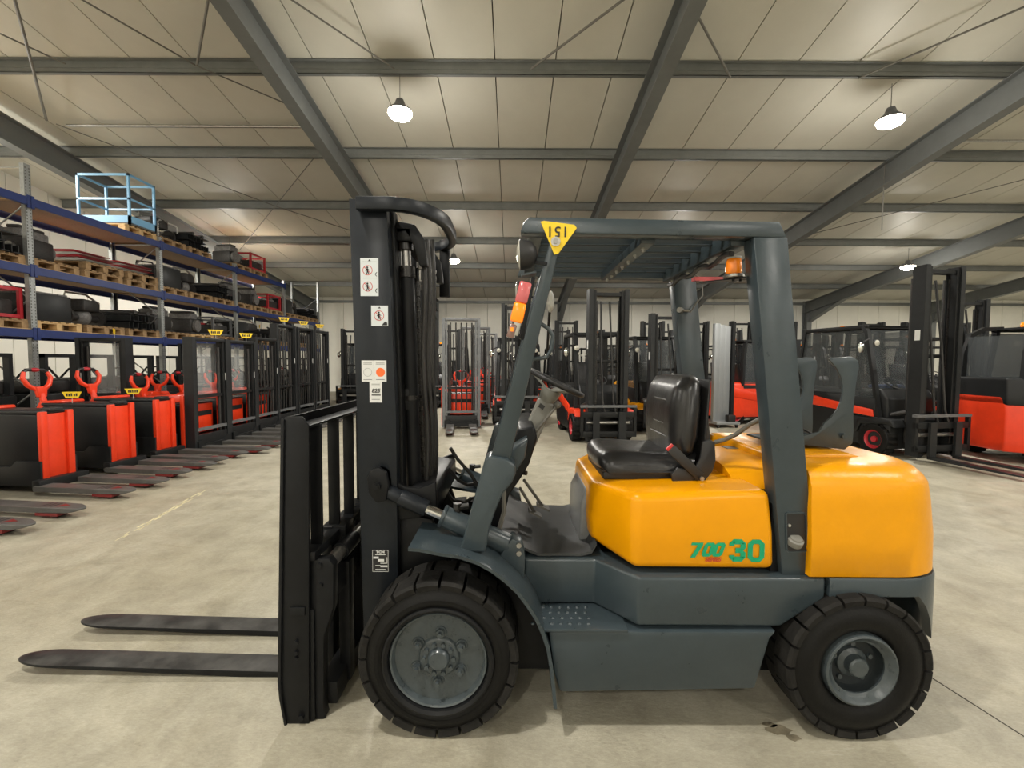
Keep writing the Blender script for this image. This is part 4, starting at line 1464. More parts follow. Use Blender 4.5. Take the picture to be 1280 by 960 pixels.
# seat belt buckle arm with red button
a, b = at(838, 560, 2.02), at(876, 597, 2.02)
arm = part(MB().bar(a, b, .022, .045, up=(.7, 0, .7)), 'buckle_arm', M['plastic'], bevel=.006)
a2 = a + (a - b).normalized() * .012
MB().bar(a2, a + (b - a).normalized() * .004, .014, .036, up=(.7, 0, .7)).obj('buckle_button', M['red'], arm, bevel=.003)
c = at(877, 598, 2.0)
part(MB().cyl(c, c + Vector((0, -.008, 0)), .010, n=8), 'hinge_bolt', M['steel'])
# grey pipe from seat to rear pillar
pp = [at(u, v, y) for u, v, y in ((893, 553, 2.08), (905, 550, 2.06), (920, 543, 2.03), (938, 530, 1.98), (952, 523, 1.94), (966, 521, 1.90))]
part(MB().tube(pp, .010, 10), 'breather_pipe', M['greyhose'])
# seat wear mark and recess on hood
# ---------------------------------------------------------------- rear pillar filler recess and cap
rp = pf([(982, 643), (984, 641), (1005, 641), (1007, 644), (1009, 686), (1006, 689), (986, 690), (983, 687)], YG - .001)
ro = part(MB().prism(rp, YG - .0015, YG + .002), 'recess_shade', M['ink'])  # flat dark sheet in place of the shade inside the recess
fr = MB()
for k in range(8):
    a, b = rp[k], rp[(k + 1) % 8]
    fr.bar((a[0], YG - .002, a[1]), (b[0], YG - .002, b[1]), .006, .006, up=(0, 1, 0))
fr.obj('recess_lip', M['slate'], ro)
c = at(993, 672, YG)
cap = part(MB().lathe([(.0, -.03), (.028, -.03), (.030, -.022), (.030, -.004), (.024, 0), (.022, .006), (0, .007)], c + Vector((0, -.012, 0)), (0, -.45, 1), 22), 'fuel_cap', M['greyplastic'])
part(MB().cyl(at(985.5, 656, YG), at(985.5, 656, YG) + Vector((0, -.01, 0)), .006, n=8), 'filler_screw', M['zinc'])

# ---------------------------------------------------------------- gas bottle cradle on the counterweight
cr_ = []
cx, cz, R1 = 1005, 487, 49
pts = [(1036, 449), (1040, 447), (1066, 446), (1073, 451), (1074, 458), (1070, 482), (1067, 512), (1067, 540), (1066, 554), (1056, 562), (1004, 556), (1004, 545), (1020, 538), (1034, 528)]
arc_in = [(cx + R1 * math.cos(q), cz + R1 * math.sin(q)) for q in [math.radians(a) for a in range(58, -46, -13)]]
pts = pts[:-2] + [(1024, 540)] + arc_in
near = [p for p in pts]
for y, nm in ((2.13, 0), (2.42, 1)):
    part(MB().prism(pf(near, 2.13), y, y + .012), 'bottle_cradle_plate', M['slate'], bevel=.002)
bpl = pf([(1004, 556), (1066, 554)], 2.13)
part(MB().box(bpl[0][0] - .12, bpl[1][0] - .02, 2.14, 2.42, bpl[1][1] - .012, bpl[1][1] + .0), 'cradle_base', M['slate'], bevel=.003)
c = at(1054, 545, 2.13)
part(MB().cyl(c, c + Vector((0, -.012, 0)), .013, n=6), 'cradle_bolt', M['slate'])
lt = [at(u, v, 2.3) for u, v in ((985, 545), (1003, 536), (1020, 545), (1036, 534), (1050, 528))]
part(MB().tube(lt, .006, 8), 'cradle_strap', M['hose'])
ORG = Vector((0, 0, 0))

# ================================================================== pallet rack on the left
XR0, XR1 = -7.73, -8.83          # front and rear faces of the rack
RY = [4.62 + 2.7 * k for k in range(6)]
LZ = [at(45, 412, 7.32).z, at(45, 333, 7.32).z, at(45, 247, 7.32).z]     # top edge of each beam level
rack = thing('pallet_rack', 'long blue and galvanised pallet rack along the left wall', 'rack', (0, 0, 0))
up_m = MB()
UT = at(45, 205, 7.32).z


def upright_mesh(h):
    m = MB()
    m.box(-.002, .0, -.05, .05, 0, h)
    m.box(-.07, -.0, -.05, -.046, 0, h)
    m.box(-.07, -.0, .046, .05, 0, h)
    m.box(-.07, -.066, -.05, -.03, 0, h)
    m.box(-.07, -.066, .03, .05, 0, h)
    m.box(-.11, .04, -.07, .07, 0, .008)
    return m.mesh('upright_post', M['galv'])


hole = MB()
for k in range(90):
    hole.box(.0, .0012, -.036, -.022, .1 + k * .05, .125 + k * .05)
    hole.box(.0, .0012, .022, .036, .1 + k * .05, .125 + k * .05)
hole_me = hole.mesh('post_slots', M['gap'])
um, umlow = upright_mesh(UT), upright_mesh(LZ[2] + .12)
for i, y in enumerate(RY):
    me = um if i in (0, 1, 5) else umlow
    for x, fl in ((XR0, 1), (XR1, -1)):
        o = link('upright_post', me, rack, (x, y, 0))
        if fl < 0:
            o.rotation_euler = (0, 0, math.pi)
        elif i in (1, 2):
            s_ = link('post_slots', hole_me, o)
            s_['kind'] = 'stuff'
    hmax = UT if i in (0, 1, 5) else LZ[2]
    b = MB()
    z = .25
    flip = False
    while z + .75 < hmax:
        a_, b_ = (XR0 - .05, XR1 + .05) if flip else (XR1 + .05, XR0 - .05)
        b.cyl((a_, y, z), (b_, y, z + .75), .013, n=6)
        z += .75
        flip = not flip
    b.cyl((XR0 - .05, y, .22), (XR1 + .05, y, .22), .013, n=6)
    b.cyl((XR0 - .05, y, hmax - .06), (XR1 + .05, y, hmax - .06), .013, n=6)
    b.obj('frame_brace', M['galv'], rack)
bm_ = MB().box(-.05, 0, 0, 2.59, -.13, 0).box(-.012, .006, -.05, 0.0, -.17, .03).box(-.012, .006, 2.59, 2.64, -.17, .03).mesh('beam', M['rackblue'], bevel=.004, seg=1)
sh_me = MB().box(XR1 + .06, XR0 - .06, 0, 2.6, -.028, -.006).mesh('shelf_board', M['chip'])
sh_pale = MB().box(XR1 + .06, XR0 + .004, 0, 2.6, 0.001, .012).mesh('shelf_edge', M['woodpale'])
for i in range(5):
    for k, z in enumerate(LZ):
        if k == 2 and i == 4:
            continue
        link('beam', bm_, rack, (XR0 + .04, RY[i] + .055, z))
        link('beam', bm_, rack, (XR1 + .02, RY[i] + .055, z))
        link('shelf_board', sh_me, rack, (0, RY[i] + .05, z))
        link('shelf_edge', sh_pale, rack, (0, RY[i] + .05, z))

ORD = ['first', 'second', 'third', 'fourth', 'fifth']
LEV = ['lower', 'middle', 'top']
WHERE = lambda lv, bay, s: 'on %s shelf, %s of %s rack bay' % (LEV[lv], ['near end', 'centre', 'far end'][s], ORD[bay])


def pallet_proto(m):
    r = thing('wooden_pallet', 'x', 'pallet', (0, 0, 0), group='pallets on the blue rack')
    bd = MB().box(-.5, .5, -.045, .045, 0, .022).mesh('deck_board', m)
    bl = MB().box(-.07, .07, -.05, .05, 0, .08).mesh('block', m)
    for k in range(6):
        link('deck_board', bd, r, (0, -.35 + k * .14, .122))
    for y in (-.35, 0, .35):
        for x in (-.43, 0, .43):
            link('block', bl, r, (x, y, .022))
        link('bottom_board', bd, r, (0, y, 0))
    st_ = MB().box(-.06, .06, -.4, .4, .102, .122).mesh('stringer', m)
    for x in (-.43, 0, .43):
        link('stringer', st_, r, (x, 0, 0))
    return r


PAL = {}


def pallet(x, y, z, label, m='wood', grp='pallets on the blue rack'):
    if m not in PAL:
        PAL[m] = pallet_proto(M[m])
        r = PAL[m]
        r.location = (x, y, z)
        r['label'] = label
        return r
    return dup(PAL[m], (x, y, z), 0, label, grp)


def jit(m, n, sx, sy, h, seed, mats=None):
    pass


# load prototypes (origin at the base centre, +-0.4 in plan) -----------------
def load_engine(label, seed):
    r = random.Random(seed)
    t = thing('engine', label, 'engine')
    MB().box(-.28, .28, -.2, .2, .06, .38).obj('block', M['engine'], t, bevel=.03)
    MB().box(-.26, .26, -.14, .14, .38, .52).obj('cylinder_head', M['enginegrey'], t, bevel=.02)
    MB().box(-.24, .24, -.10, .10, .52, .58).obj('rocker_cover', M['engine'], t, bevel=.02)
    MB().cyl((.29, -.02, .22), (.35, -.02, .22), .15, n=20).obj('flywheel', M['enginegrey'], t)
    MB().cyl((-.28, 0, .2), (-.33, 0, .2), .08, n=16).obj('pulley', M['steel'], t)
    MB().cyl((-.2, .2, .3), (-.02, .28, .3), .06, n=14).obj('alternator', M['steel'], t)
    MB().tube([(-.2, .16, .45), (-.1, .26, .5), (.1, .27, .46), (.2, .2, .3), (.25, .26, .12)], .028, 8).obj('manifold', M['engine'], t)
    for k in range(2):
        MB().tube([(r.uniform(-.3, .3), r.uniform(.15, .25), r.uniform(.2, .55)) for q in range(5)], .012, 6).obj('hose', M['hose'], t)
    MB().box(-.3, .3, -.24, .24, 0, .06).obj('sump', M['engine'], t, bevel=.02)
    return t


def load_masts(label, seed):
    r = random.Random(seed)
    t = thing('mast_bundle', label, 'mast parts')
    for k in range(7):
        y = -.33 + (k % 4) * .2 + r.uniform(-.03, .03)
        z = (k // 4) * .15
        m = MB()
        m.box(-.55, .5 + r.uniform(0, .1), y - .05, y + .05, z, z + .014)
        m.box(-.55, .5, y - .05, y - .038, z, z + .13)
        m.box(-.55, .5, y + .038, y + .05, z, z + .13)
        m.obj('channel', M['charcoal'], t)
    for k in range(2):
        MB().cyl((-.5, -.2 + k * .3, .36), (.5, -.22 + k * .32, .34), .04, n=12).obj('cylinder', M['engine'], t)
    MB().box(-.5, .48, -.35, .35, .30, .315).obj('cover_sheet', M['truckgrey'], t)
    return t


def load_panels(label, seed, m1='crimson', m2='cabwhite'):
    r = random.Random(seed)
    t = thing('body_panels', label, 'panels')
    for k in range(5):
        z = k * .042
        a = r.uniform(-.06, .06)
        L = r.uniform(.6, .76)
        mm = M[[m2, m2, m1, m2, m1][k]]
        MB().prism([(-.42, 0), (-.40, .03), (-.1, .045), (.25, .04), (.42, .0), (.40, -.006), (-.4, -.006)], -L / 2, L / 2).xf(Matrix.Translation((0, a, z + .01))).obj('panel', mm, t, bevel=.005)
    return t


def load_box(label, m, hx=.4, hy=.38, h=.5):
    t = thing('storage_crate', label, 'crate')
    fr = MB()
    for x in (-hx, hx):
        for y in (-hy, hy):
            fr.box(x - .025, x + .025, y - .025, y + .025, 0, h)
    fr.obj('corner_posts', M[m], t)
    for z in (.02, h - .05):
        q = MB()
        q.box(-hx, hx, -hy - .02, -hy + .02, z, z + .05).box(-hx, hx, hy - .02, hy + .02, z, z + .05).box(-hx - .02, -hx + .02, -hy, hy, z, z + .05).box(hx - .02, hx + .02, -hy, hy, z, z + .05)
        q.obj('rim', M[m], t)
    MB().box(-hx + .05, hx - .05, -hy + .05, hy - .05, .02, h * .6).obj('contents', M['engine'], t, bevel=.03)
    for k in range(4):
        MB().ball((rnd.uniform(-.25, .25), rnd.uniform(-.25, .25), h * .6), .12, .10, .08).obj('scrap', M[['crimson', 'enginegrey', 'steel', 'engine'][k]], t)
    return t


def load_battery(label, m='truckgrey'):
    t = thing('traction_battery', label, 'battery')
    MB().box(-.42, .42, -.3, .3, 0, .46).obj('tray', M[m], t, bevel=.008)
    for i in range(4):
        for j in range(3):
            MB().box(-.39 + i * .2, -.21 + i * .2, -.27 + j * .185, -.10 + j * .185, .46, .49).obj('cell', M['enginegrey'], t, bevel=.006)
    MB().tube([(-.3, -.1, .5), (-.2, -.2, .58), (.1, -.15, .55), (.3, -.31, .4), (.32, -.34, .15)], .018, 7).obj('cable', M['hose'], t)
    return t


def load_seatparts(label, seed):
    r = random.Random(seed)
    t = thing('axle_assembly', label, 'axle')
    MB().cyl((0, -.42, .16), (0, .42, .16), .07, n=16).obj('tube', M['engine'], t)
    MB().ball((0, 0, .17), .17, .15, .17).obj('differential', M['enginegrey'], t)
    for s in (-1, 1):
        MB().cyl((0, s * .40, .17), (0, s * .46, .17), .17, n=20).obj('hub_drum', M['engine'], t)
        MB().cyl((0, s * .46, .17), (0, s * .48, .17), .08, n=16).obj('hub_flange', M['steel'], t)
    MB().box(-.3, .2, -.2, .25, .28, .5).obj('pump_unit', M['engine'], t, bevel=.04)
    MB().tube([(-.2, -.1, .5), (-.1, -.2, .62), (.1, 0, .6), (.2, .2, .45)], .02, 7).obj('pipe', M['steel'], t)
    return t


def place(t, x, y, z, rz=0.0, grp=None):
    t.location = (x, y, z)
    t.rotation_euler = (0, 0, rz)
    if grp:
        t['group'] = grp
    return t


XP = -8.27
for lv in range(3):
    for bay in range(5):
        if lv == 2 and (bay > 3):
            continue
        for s in range(3):
            y = RY[bay] + .45 + s * .9
            if bay == 0 and s < 2:
                continue
            kind = (lv * 7 + bay * 3 + s * 5 + (2 if lv == 1 else 0)) % 6
            if lv == 2 and not (bay in (1, 2, 3) and s in (0, 1, 2) and (bay, s) in ((1, 2), (2, 0), (2, 1), (3, 0), (3, 1))):
                continue
            wl = WHERE(lv, bay, s)
            pm = 'woodpale' if (lv, bay, s) in ((2, 1, 2), (0, 1, 0), (0, 2, 1)) else 'wood'
            z = LZ[lv] + .013
            pallet(XP, y, z, '%s pallet %s' % ('pale' if pm == 'woodpale' else 'brown', wl), pm)
            z += .145
            if lv == 2 and (bay, s) == (1, 2):
                continue
            if (lv, bay, s) in ((1, 1, 1), (1, 1, 2)):
                pallet(XP, y + .03, z, 'upper of two stacked brown pallets %s' % wl, 'wood')
                place(load_panels('red and white body panels %s' % wl, s), XP, y, z + .146, 0, 'loads on the blue rack')
            elif kind == 0:
                place(load_engine('dark engine %s' % wl, bay + s), XP, y, z, rnd.uniform(-.2, .2) + 1.57, 'loads on the blue rack')
            elif kind == 1:
                place(load_masts('bundle of black mast channels %s' % wl, bay * 3 + s), XP, y, z, rnd.uniform(-.1, .1), 'loads on the blue rack')
            elif kind == 2:
                place(load_seatparts('dark axle and pump %s' % wl, bay + s), XP, y, z, rnd.uniform(-.3, .3), 'loads on the blue rack')
            elif kind == 3:
                place(load_battery('grey traction battery %s' % wl), XP, y, z, 0, 'loads on the blue rack')
            elif kind == 4:
                place(load_box('open crate of scrap parts %s' % wl, ['crimson', 'truckgrey', 'midgrey'][bay % 3]), XP, y, z, 0, 'loads on the blue rack')
            else:
                place(load_engine('grey engine turned sideways %s' % wl, 9 + bay + s), XP, y, z, rnd.uniform(-.3, .3), 'loads on the blue rack')

# blue access platform cage on the top shelf
yk = RY[1] + 2.25
cg = thing('access_cage', 'light blue railed access platform on top of the rack', 'cage', (XR0 - .52, yk, LZ[2] + .162))
hw, hd, hh_ = .34, .53, 1.0
MB().box(-hd, hd, -hw, hw, 0, .03).obj('platform', M['midgrey'], cg)
for z, nm, hgt in ((.02, 'kick_board', .15), (.48, 'middle_rail', .04), (hh_ - .045, 'top_rail', .045)):
    for (x0, x1, y0, y1) in ((hd - .02, hd, -hw, hw), (-hd, -hd + .02, -hw, hw), (-hd, hd, -hw, -hw + .02), (-hd, hd, hw - .02, hw)):
        MB().box(x0, x1, y0, y1, z, z + hgt).obj(nm, M['cage'], cg)
for x in (-hd, hd - .04):
    for y in (-hw, hw - .04):
        MB().box(x, x + .04, y, y + .04, 0, hh_).obj('post', M['cage'], cg)
# leftover frame behind the cage
gf = thing('pipe_guard', 'white tube guard frame standing beside the blue cage', 'guard', (XR0 - .35, yk + 1.15, LZ[2] + .16))
MB().tube([(0, -.3, 0), (0, -.3, .42), (0, -.26, .46), (0, .26, .46), (0, .3, .42), (0, .3, 0)], .018, 8).obj('loop', M['cabwhite'], gf)
MB().box(-.03, .03, -.3, .3, .0, .02).obj('foot_rail', M['cabwhite'], gf)


# ================================================================== number tags
def number_tag(parent, p, s=1.0, h=.16, rz=0.0):
    """yellow trapezoid tag on a thin wire; p local base point, faces -Y of the parent unless turned"""
    w0, w1, hh = .085 * s, .105 * s, .085 * s
    R = Matrix.Translation(Vector(p) + Vector((0, 0, h))) @ Matrix.Rotation(rz, 4, 'Z')
    tg = MB().prism([(-w0 * .75, 0), (w0 * .75, 0), (w1, hh), (-w1, hh)], -.004, .004).xf(R).obj('number_tag', M['tagyellow'], parent)
    b = MB()
    for k, (a, c) in enumerate(((-.06, -.042), (-.036, -.018), (-.012, .004), (.018, .034), (.04, .058))):
        b.box(a * s, c * s, -.0052, -.0042, .025 * s, (.058 if k % 2 else .064) * s)
    b.xf(R).obj('tag_print', M['ink'], tg)
    MB().cyl(p, Vector(p) + Vector((0, 0, h + .005)), .004, n=5).obj('tag_wire', M['rope'], parent)
    return tg


# ================================================================== pallet trucks and stackers (forks towards +X)
def fork_mesh(L, y):
    m = MB()
    rings = []
    for x, w_, zt, zb in ((0, .085, .115, .055), (L - .30, .085, .112, .055), (L - .10, .078, .108, .060), (L - .03, .055, .100, .070), (L, .030, .092, .078)):
        rings.append([(x, y - w_, zb), (x, y + w_, zb), (x, y + w_, zt), (x, y - w_, zt)])
    return m.loft(rings)


def add_forks(t, L=1.15, x0=0.0, sp=.25):
    for s in (-1, 1):
        f = fork_mesh(L, s * sp).xf(Matrix.Translation((x0, 0, 0))).obj('fork', M['forkgrey'], t, bevel=.005, seg=1)
        MB().box(x0 + L - .42, x0 + L - .18, s * sp - .086, s * sp + .086, .03, .056).obj('roller_cover', M['darkred'], f)
        MB().cyl((x0 + L - .26, s * sp - .05, .042), (x0 + L - .26, s * sp + .05, .042), .042, n=14).obj('load_roller', M['plastic'], f)
        b = MB()
        for k in range(3):
            b.box(x0 + L - .40 + k * .05, x0 + L - .38 + k * .05, s * sp - .05, s * sp + .05, .1118, .1135)
        b.obj('tip_marking', M['ink'], f)
        MB().prism([(x0 + L - .24, s * sp - .045), (x0 + L - .14, s * sp), (x0 + L - .24, s * sp + .045)], .1105, .1125, 'z').obj('tip_arrow', M['darkred'], f)


def add_tiller(t, x, z0, m='orange'):
    MB().cyl((x + .12, 0, z0 - .35), (x, 0, z0 + .10), .045, .035, n=12).obj('tiller_arm', M[m], t)
    hd = MB()
    hd.loft([[(x - .03, -.05, z0 + .05), (x - .03, .05, z0 + .05), (x + .03, .05, z0 + .05), (x + .03, -.05, z0 + .05)], [(x - .05, -.07, z0 + .20), (x - .05, .07, z0 + .20), (x + .02, .07, z0 + .20), (x + .02, -.07, z0 + .20)]])
    h = hd.obj('tiller_head', M[m], t, bevel=.015, seg=3)
    for s in (-1, 1):
        MB().tube([(x - .02, s * .05, z0 + .16), (x - .04, s * .13, z0 + .22), (x - .06, s * .17, z0 + .32), (x - .08, s * .14, z0 + .40)], [.03, .032, .028, .022], 10).obj('tiller_horn', M[m], h)
        MB().tube([(x - .08, s * .145, z0 + .39), (x - .09, s * .10, z0 + .43), (x - .09, s * .03, z0 + .43)], .020, 8).obj('grip', M['plastic'], h)
    MB().ball((x - .09, 0, z0 + .43), .045, .055, .03).obj('belly_button', M['crimson'], h)


def add_wheels(t, x):
    MB().cyl((x, -.06, .115), (x, .06, .115), .115, n=20).obj('drive_wheel', M['rubber'], t)
    for s in (-1, 1):
        MB().cyl((x + .05, s * .25 - .03, .07), (x + .05, s * .25 + .03, .07), .07, n=14).obj('castor', M['plastic'], t)


def low_truck(label):
    t = thing('pallet_truck', label, 'pallet truck', group='orange and black pallet trucks in the left row')
    W = .175
    MB().box(-.98, -.02, -W, W, .10, .90).obj('body', M['charcoal'], t, bevel=.02)
    # stepped lower guard on both sides
    for s in (-1, 1):
        MB().prism([(-.98, .08), (-.98, .26), (-.45, .30), (-.36, .30), (-.28, .37), (.03, .37), (.03, .08)], s * W, s * (W + .022)).obj('lower_guard', M['charcoal'], t, bevel=.004)
    MB().box(-.02, .035, -W, -W + .07, .08, .93).obj('front_post', M['orange'], t, bevel=.008)
    MB().box(-.02, .035, W - .07, W, .08, .93).obj('front_post', M['orange'], t, bevel=.008)
    MB().box(-.02, .008, -W + .07, W - .07, .08, .90).obj('front_plate', M['orange'], t, bevel=.004)
    MB().box(-1.0, .0, -W, W, .90, .94).obj('battery_cover', M['truckgrey'], t, bevel=.015, seg=3)
    MB().box(-.10, .03, -.07, .07, .93, .97).obj('cover_latch', M['plastic'], t, bevel=.01)
    MB().prism([(-1.15, .10), (-1.15, .80), (-1.05, .96), (-.72, .98), (-.70, .94), (-.95, .92), (-.98, .10)], -W + .02, W - .02).obj('hood', M['orange'], t, bevel=.02, seg=3)
    MB().box(.0, .10, -.27, .27, .06, .17).obj('fork_crossmember', M['charcoal'], t, bevel=.01)
    add_forks(t, 1.15, .05, .215)
    add_tiller(t, -1.20, .95)
    add_wheels(t, -.8)
    return t


TX, TYAW = -5.34, -0.10
lt = low_truck('orange and black pallet truck cut off at the left edge, only its forks in view')
place(lt, TX - .02, 4.20, 0, TYAW)
t1 = dup(lt, (TX, 5.24, 0), TYAW, 'orange and black pallet truck at the left edge of the picture')
t2 = dup(lt, (TX, 6.12, 0), TYAW, 'orange and black pallet truck second from the left edge, yellow tag on top')
t3 = dup(lt, (TX, 6.88, 0), TYAW, 'orange and black pallet truck standing next to the first masted stacker')
number_tag(t2, (-.55, -.15, .94), 1.0, .07, .5)
number_tag(t3, (-.35, -.15, .94), 1.0, .07, .5)


def stacker(label, H=1.9, clear=True, m='orange', grp='masted stackers in the left row'):
    t = thing('pallet_stacker', label, 'stacker', group=grp)
    W = .42
    MB().box(-.95, -.20, -.36, .36, .10, .80).obj('body', M['charcoal'], t, bevel=.02)
    MB().box(-.22, -.16, -.30, .30, .30, .78).obj('front_cover', M[m], t, bevel=.01)
    MB().box(-.17, -.155, -.26, .26, .58, .66).obj('cover_stripe', M['charcoal'], t)
    MB().prism([(-1.1, .10), (-1.1, .80), (-1.0, .92), (-.6, .94), (-.55, .80), (-.9, .78), (-.95, .10)], -.34, .34).obj('hood', M[m], t, bevel=.02, seg=3)
    for s in (-1, 1):
        q = MB()
        q.box(-.10, .06, s * W - .008, s * W + .008, .04, H)
        q.box(-.10, -.08, s * W - s * .008, s * W - s * .06, .04, H)
        q.box(.04, .06, s * W - s * .008, s * W - s * .06, .04, H)
        q.obj('mast_rail', M['truckgrey'], t)
        MB().box(-.08, .04, s * (W - .09) - .02, s * (W - .09) + .02, .08, H - .03).obj('inner_rail', M['charcoal'], t)
        MB().box(-.16, -.10, s * W - .03, s * W + .03, .06, .95).obj('post_cover', M[m], t, bevel=.006)
        MB().cyl((-.02, s * (W - .14), .2), (-.02, s * (W - .14), H - .15), .022, n=10).obj('lift_cylinder', M['engine'], t)
        MB().box(-.011 + .05, .005 + .05, s * (W - .05) - .012, s * (W - .05) + .012, H * .62, H * .62 + .12).obj('rail_sticker', M['paper'], t)
    MB().box(-.11, .05, -W, W, H - .06, H).obj('top_crossbar', M['charcoal'], t, bevel=.005)
    MB().box(-.10, .02, -W, W, .9, .95).obj('middle_crossbar', M['charcoal'], t)
    MB().box(-.02, .05, -.40, .40, .06, .30).obj('carriage', M['charcoal'], t, bevel=.01)
    MB().box(.0, .05, -.38, .38, .36, .41).obj('backrest_rail', M['midgrey'], t)
    MB().prism([(-.38, .05), (-.38, .20), (-.30, .22), (-.22, .14), (.22, .14), (.30, .22), (.38, .20), (.38, .05)], .05, .09, 'x').obj('fork_carrier', M['charcoal'], t)
    if clear:
        MB().box(-.135, -.13, -W + .03, W - .03, .82, H - .08).obj('guard_pane', M['glass'], t)
    else:
        for k in range(5):
            y = -.24 + k * .12
            MB().tube([(-.05, y, .35), (-.04, y + .01, H * .5), (-.05, y, H - .1)], .016, 7).obj('mast_hose', M['hose'], t)
    add_forks(t, 1.15, .05)
    add_tiller(t, -1.15, .85, m)
    add_wheels(t, -.75)
    return t


s1 = stacker('masted stacker with clear guard nearest the pallet trucks')
place(s1, -5.15, 7.64, 0, -.04)
s2 = dup(s1, (-5.2, 8.62, 0), -.04, 'second masted stacker with clear guard, beside the hose-filled mast')
s3 = stacker('dark stacker with a mast full of hoses', H=2.0, clear=False)
place(s3, -5.25, 9.6, 0, -.04)
number_tag(s1, (0, .2, 1.9), 1.1, .06, .6)
number_tag(s2, (0, .2, 1.9), 1.1, .06, .6)
s4 = stacker('tall dark stacker just behind the hose-filled mast', H=2.35, clear=False, m='charcoal')
place(s4, -5.3, 10.52, 0, -.03)
number_tag(s4, (0, .0, 2.35), 1.1, .08, .6)
for k, (y, lb) in enumerate(((11.50, 'next-to-last tall dark stacker along the left row'), (12.46, 'tall dark stacker farthest along the left row'))):
    s = dup(s4, (-5.3, y, 0), -.03, lb)
# second row, standing along the rack
g2 = 'stackers in front of the rack'
s5 = dup(s1, (-7.02, 7.75, 0), -math.pi / 2, 'masted stacker with clear guard behind the orange tillers', g2)
s6 = dup(s1, (-7.12, 10.25, 0), -math.pi / 2, 'masted stacker with clear guard along the rack, behind the first one', g2)
s8 = dup(s4, (-7.12, 12.75, 0), -math.pi / 2, 'tall dark stacker close to the rack, behind the left row', g2)


# machines stored on the floor under the rack
def drive_unit(label, m='charcoal'):
    t = thing('stored_machine', label, 'machine', group='machines stored under the rack')
    MB().box(-.42, .42, -.36, .36, .10, .95).obj('housing', M[m], t, bevel=.03)
    MB().box(-.36, .30, -.30, .30, .95, 1.18).obj('hood', M['engine'], t, bevel=.05, seg=3)
    MB().box(.42, .445, -.28, .28, .22, .80).obj('door', M['truckgrey'], t, bevel=.008)
    for s in (-1, 1):
        MB().box(.30, .40, s * .30 - .03, s * .30 + .03, .95, 1.62).obj('mast_stub', M['truckgrey'], t)
        MB().cyl((-.25, s * .2 - .04, .09), (-.25, s * .2 + .04, .09), .09, n=14).obj('wheel', M['rubber'], t)
        MB().cyl((.25, s * .2 - .04, .09), (.25, s * .2 + .04, .09), .09, n=14).obj('wheel', M['rubber'], t)
    MB().box(.30, .40, -.33, .33, 1.56, 1.62).obj('mast_bridge', M['truckgrey'], t)
    MB().tube([(-.2, -.2, 1.15), (-.1, -.1, 1.35), (.1, .1, 1.38), (.2, .25, 1.1)], .02, 7).obj('hose', M['hose'], t)
    return t


du = drive_unit('dark machine under the rack, first rack bay, far end')
place(du, -8.35, 6.85, 0)
do = drive_unit('orange machine under the rack at the left edge', 'orange')
place(do, -8.35, 5.9, 0)
for bay in (1, 2, 3, 4):
    for s in range(3):
        dup(du, (-8.35 + .1 * ((bay + s) % 2), RY[bay] + .5 + s * .87, 0), rnd.uniform(-.15, .15), 'dark machine under the rack, %s of %s rack bay' % (['near end', 'centre', 'far end'][s], ORD[bay]))

# ================================================================== counterbalance trucks (front towards -Y)
def wheel(t, x, y, r, w_, s, rimm, name):
    o = MB().lathe([(r * .58, 0), (r * .75, -.01), (r * .93, .0), (r, .03), (r, w_ - .03), (r * .93, w_), (r * .58, w_), (r * .58, 0)], (x, y, r), (-s, 0, 0), 28).obj(name, M['rubber'], t)
    MB().lathe([(r * .6, .02), (r * .57, .005), (r * .50, .02), (r * .46, .05), (r * .2, .055), (r * .18, .02), (0, .018)], (x, y, r), (-s, 0, 0), 24).obj('rim', M[rimm], o)
    b = MB()
    for k in range(18):
        q = 2 * math.pi * k / 18
        c, sn = math.cos(q), math.sin(q)
        p = Vector((x - s * w_ / 2, y + c * r, r + sn * r))
        b.bar(p + Vector((-w_ * .42, -sn * .0, 0)), p + Vector((w_ * .42, 0, 0)), .045, .02, up=(0, c, sn))
    b.obj('tread', M['lug'], o)


